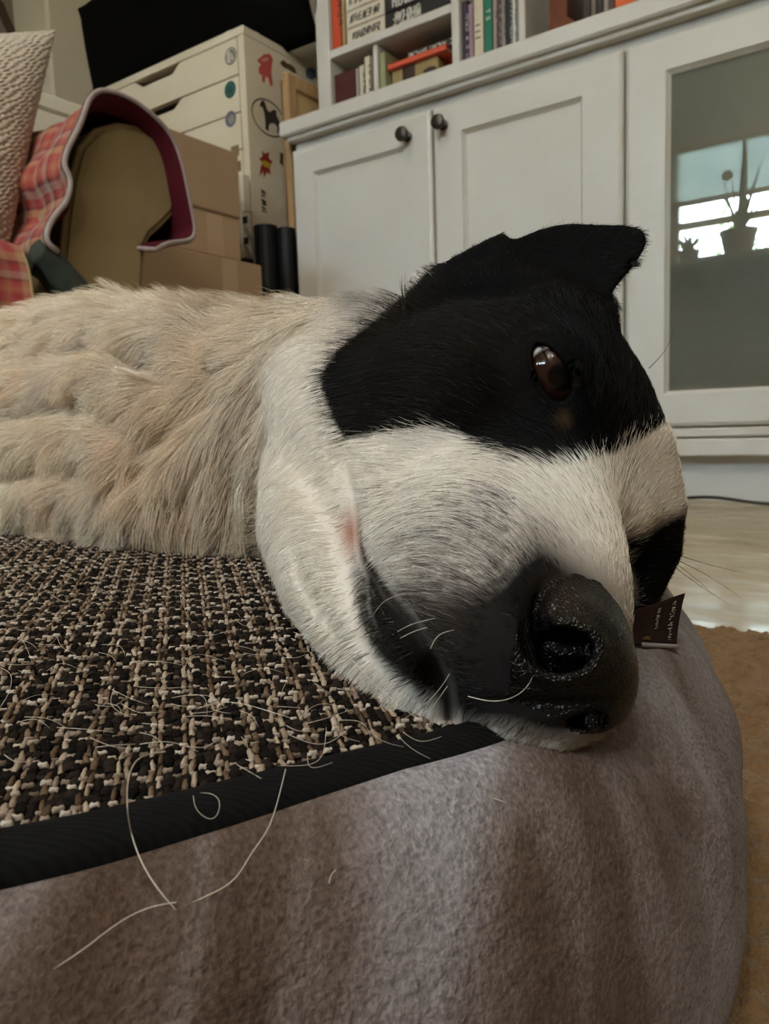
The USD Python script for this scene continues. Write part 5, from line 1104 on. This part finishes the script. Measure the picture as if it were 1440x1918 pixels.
# swirl a little, in locks
ca = (meshkit.fbm(R0 * 45, 2, 51) - .5) * 1.1; S = np.cross(RN, D)
bodyw = np.clip((Z - .275) / .045, 0, 1) * np.clip((640 - x) / 80 + .5, 0, 1)
ca = ca * (.35 + .9 * bodyw) + fr_.normal(size=n) * (.14 + .10 * bodyw)
D = D * np.cos(ca)[:, None] + S * np.sin(ca)[:, None]
near_nose = np.clip((pd_nose) / 160, 0, 1)
L = .0024 + .0034 * near_nose
L = L * (1 - bodyw) + (.019 + .008 * (meshkit.fbm(R0 * 20, 2, 61) - .5) * 2) * bodyw
L = np.where((y < 560) & (x > 830) & (Z < .3), .0032, L)
L = np.where((np.hypot(x - 690, y - 570) < 70) & (Z > .25), .010, L)
L = np.where((np.abs(pd_eye) < 40) & (Z < .26), .0032, L)
L = np.where((x > 1185) & (Z > .2), .0034, L)
L *= np.clip(dm / 30, .42, 1) ** np.where((Z < .26) & front, 1, 0)
L = np.where((y < 560) & (x < 640), L * .7, L)
L *= fr_.uniform(.65, 1.2, n)
lift = np.clip(.30 + .12 * fr_.normal(size=n), .08, .8) * (1 + .5 * bodyw); lift = np.where((y < 545) & (x < 700), lift * 1.4, lift)
# locks: pull tips of neighbouring hairs together
lock = cKDTree(R0); seeds = fr_.choice(n, n // 26, replace=False); sd_, si_ = cKDTree(R0[seeds]).query(R0); 
nk = 4; t = np.linspace(0, 1, nk)
curl = (meshkit.fbm(R0[seeds] * 70, 2, 71)[si_] - .5) * 2.0 * bodyw
P = np.zeros((n, nk, 3))
for k in range(nk):
    s_ = t[k]; bend = D * (1 - .0 * s_) + np.cross(RN, D) * (curl * s_ * .9)[:, None]; bend /= np.linalg.norm(bend, axis=1, keepdims=True)
    P[:, k] = R0 - RN * .0004 + bend * (L * s_)[:, None] + RN * (L * lift * (s_ - .55 * s_ * s_ * (1 - .3 * bodyw)))[:, None]
off = (P[seeds][si_] - R0[seeds][si_][:, None]) + R0[seeds][si_][:, None]
pull = (bodyw * .55)[:, None, None] * (t ** 1.5)[None, :, None]
P = P * (1 - pull) + off * pull
HCOL = coat(R0, RN, 9.0, 4)
val = fr_.normal(size=n) * .10
dark = HCOL.mean(1) < .06
HCOL = HCOL * (1 + val * np.where(dark, 2.2, 1.0))[:, None]
glint = dark & (fr_.random(n) < .03); HCOL[glint] = HCOL[glint] * 5 + .03
brown = ~dark & (bodyw > .3) & (fr_.random(n) < .12); HCOL[brown] *= [.72, .62, .5]
tickd = ~dark & (bodyw < .2) & (x > 640) & (y > 840) & (fr_.random(n) < .05 + .10 * ((x > 690) & (x < 1000) & (y > 900) & (y < 1180))); HCOL[tickd] *= .25
HCOL = np.clip(HCOL, .0016, .92)
base_w = np.where(bodyw > .5, .00018, .000105) * fr_.uniform(.8, 1.25, n)
Wd = base_w[:, None] * np.array([1, 1, .75, .2])[None]
def curves(name, P, W, C, m, parent, label=None, kind=None, order=None):
    path = numbered(f'{parent if isinstance(parent, str) else parent.GetPath()}/{name}')
    g = UsdGeom.BasisCurves.Define(stage, path); nn_, kk_ = P.shape[:2]
    g.CreateTypeAttr('cubic'); g.CreateBasisAttr('catmullRom'); g.CreateWrapAttr('nonperiodic')
    g.CreateCurveVertexCountsAttr(Vt.IntArray.FromNumpy(np.full(nn_, kk_, np.int32)))
    g.CreatePointsAttr(Vt.Vec3fArray.FromNumpy(c2w(P.reshape(-1, 3)).astype(np.float32)))
    g.CreateWidthsAttr(Vt.FloatArray.FromNumpy(W.reshape(-1).astype(np.float32))); g.SetWidthsInterpolation('vertex')
    if C is not None: UsdGeom.PrimvarsAPI(g).CreatePrimvar('coat', Sdf.ValueTypeNames.Color3fArray, 'vertex').Set(Vt.Vec3fArray.FromNumpy(np.repeat(C, kk_, 0).astype(np.float32)))
    UsdShade.MaterialBindingAPI.Apply(g.GetPrim()).Bind(m)
    if label: g.GetPrim().SetCustomDataByKey('label', label)
    if kind: g.GetPrim().SetCustomDataByKey('kind', kind)
    return g.GetPrim()
fur_m = col_mat('fur', .55, .15)
curves('fur', P, Wd, HCOL, fur_m, dog, 'short white and black fur', 'stuff')
# ================================================================ whiskers, and the hairs the dog has shed on its bed
def poly_curves(lines, n=12):
    return np.array([spline(l, n) for l in lines])
def on_dog(pts, off=.0015):
    p = np.asarray(pts, float); Zs = surf_z(p[:, 0], p[:, 1]); Zs = np.where(Zs > .4, np.nan, Zs)
    Zs = np.where(np.isnan(Zs), .2 if np.isnan(Zs).all() else np.nanmin(np.where(np.isnan(Zs), 9, Zs)), Zs) - off
    return np.stack([(p[:, 0] - 720) / F_PX * Zs, (p[:, 1] - 959) / F_PX * Zs, Zs], 1)
wh_dark = mat('whisker_dark', (.012, .010, .010), .4); wh_white = mat('whisker_white', (.62, .58, .52), .45)
at_z = lambda pts: [cam_at(*p) for p in pts]
Wk = poly_curves([at_z(l) for l in ([(1266, 1048, .258), (1325, 1078, .256), (1388, 1120, .256)], [(1258, 1058, .257), (1312, 1098, .254), (1368, 1134, .252)], [(1270, 1040, .26), (1330, 1058, .263), (1400, 1075, .268)], [(1262, 1052, .256), (1300, 1082, .25), (1335, 1112, .246)], [(1215, 690, .238), (1246, 655, .236), (1262, 615, .236)], [(640, 780, .30), (575, 768, .298), (545, 770, .298)])])
curves('whisker', Wk, np.tile(np.linspace(.00022, .00006, 12), (len(Wk), 1)), None, wh_dark, dog, 'long dark whiskers', 'stuff')
Ww = poly_curves([on_dog(l, o) for l, o in (([(876, 1304), (920, 1313), (958, 1307), (985, 1288), (997, 1268)], .003), ([(842, 1262), (815, 1300), (775, 1335), (748, 1350)], .003), ([(838, 1285), (815, 1318), (800, 1340)], .003), ([(700, 1150), (722, 1125), (760, 1112)], .002), ([(735, 1190), (770, 1170), (815, 1158)], .002), ([(742, 1200), (775, 1183), (800, 1175)], .0025), ([(806, 1215), (822, 1190), (850, 1180)], .002), ([(1170, 1005), (1180, 1030), (1183, 1050)], .002))])
curves('whisker', Ww, np.tile(np.linspace(.00020, .00008, 12), (len(Ww), 1)), None, wh_white, dog, 'pale whiskers of the muzzle', 'stuff')
_bm = trimesh.util.concatenate([side_mesh, tube(np.vstack([pc_, pc_[:1]]), .0060, 12, False)])
_ri = RayMeshIntersector(_bm)
def on_bed(pts, off=.0012, n=16):
    """a picture line laid over tweed, piping and plush, drawn smooth a little above them"""
    q = spline(pts, n) if len(pts) > 2 else np.array([np.asarray(pts[0]) * (1 - t_) + np.asarray(pts[-1]) * t_ for t_ in np.linspace(0, 1, n)])
    D_ = np.array([ray(*p) for p in q]); D_ /= np.linalg.norm(D_, axis=1, keepdims=True)
    loc, ir_, _ = _ri.intersects_location(np.tile(EYE0, (n, 1)), D_, multiple_hits=False)
    t_ = np.full(n, np.inf); t_[ir_] = np.linalg.norm(loc - EYE0, axis=1)
    tp = (BZ + .0105 - CAM_H) / np.minimum(D_[:, 2], -1e-3); P_ = EYE0 + D_ * tp[:, None]
    inn = shapely.contains_xy(bed_poly, P_[:, 0], P_[:, 1]); t_ = np.where(inn & (tp < t_), tp, t_)
    t_ = np.where(np.isfinite(t_), t_, np.nanmin(np.where(np.isfinite(t_), t_, np.nan)))
    m_ = np.pad(t_, 2, 'edge'); t2 = np.min([m_[k:k + n] for k in range(5)], 0); m_ = np.pad(t2, 1, 'edge'); t2 = np.minimum((m_[:-2] + m_[1:-1] + m_[2:]) / 3, t_)
    return w2c(EYE0 + D_ * (t2 - off)[:, None])
hair_m = mat('shed_hair', (.62, .57, .50), .45)
LOOSE = [([(310, 1408), (262, 1420), (243, 1450), (238, 1500), (246, 1560), (268, 1620), (300, 1670), (330, 1705)], 'longest pale shed hair, curving from the tweed over the piping', .00034),
         ([(535, 1440), (520, 1500), (500, 1555), (470, 1600), (440, 1645), (400, 1672), (360, 1690)], 'pale shed hair hanging over the piping right of the longest one', .00030),
         ([(330, 1690), (280, 1700), (220, 1730), (160, 1775), (100, 1815)], 'pale shed hair lying on the plush side low on the left', .00026),
         ([(362, 1490), (368, 1515), (390, 1533), (405, 1528), (410, 1500), (395, 1487), (375, 1485)], 'small looped grey hair on the black piping', .00020),
         ([(611, 1362), (606, 1405), (590, 1428), (520, 1434)], 'pale shed hair bending along the edge of the piping near the chin', .00018),
         ([(368, 1328), (420, 1315), (480, 1325), (548, 1346)], 'pale arched hair lying on the tweed in the middle', .00026),
         ([(924, 1495), (936, 1499), (948, 1504)], 'short stiff white hair on the plush below the nose', .00030),
         ([(443, 1432), (468, 1446), (490, 1459)], 'short bright hair on the tweed near the piping', .00026),
         ([(616, 1655), (620, 1640), (630, 1628)], 'tiny curved hair on the plush side', .00022),
         ([(0, 1250), (20, 1265), (15, 1300), (0, 1325)], 'pale hair loop at the left edge of the tweed', .00026),
         ([(40, 1195), (48, 1210), (60, 1240)], 'short pale hair on the tweed far left', .00020),
         ([(655, 1230), (690, 1270), (760, 1330), (790, 1352)], 'pale hair lying along the jaw on the tweed', .00022)]
for l, lab, w in LOOSE:
    P_ = np.array([on_bed(l, n=26)]); W_ = np.full((1, 26), w * .55); W_[0, -3:] *= [.8, .6, .4]
    tag(curves('shed_hair', P_, W_, None, hair_m, '/World'), lab, 'hair', 'shed hairs on the bed')
rs = np.random.default_rng(44); B = []
for _ in range(120):
    cx, cy = rs.uniform(0, 760), rs.uniform(1005, 1420)
    if cy > 1560 - .22 * cx - 20 or poly_sd(np.array([cx]), np.array([cy]), [(430, 1000), (470, 1010), (530, 1110), (600, 1200), (680, 1310), (840, 1390), (900, 1390), (900, 900), (430, 900)])[0] < 12: continue
    a = rs.normal(.25, .5); ln = rs.uniform(25, 90) * (.5 + (cy - 950) / 500); c_ = rs.normal(0, .2) * ln
    B.append(on_bed([(cx, cy), (cx + math.cos(a) * ln / 2 - math.sin(a) * c_, cy + math.sin(a) * ln / 2 * .6 + math.cos(a) * c_ * .6), (cx + math.cos(a) * ln, cy + math.sin(a) * ln * .6)], .0012, 8))
B = np.array(B)
tag(curves('scattered_hair', B, np.tile(np.linspace(.00013, .00006, 8), (len(B), 1)), None, hair_m, '/World'), 'scatter of fine pale dog hairs shed over the tweed bed top', 'hair', kind='stuff')
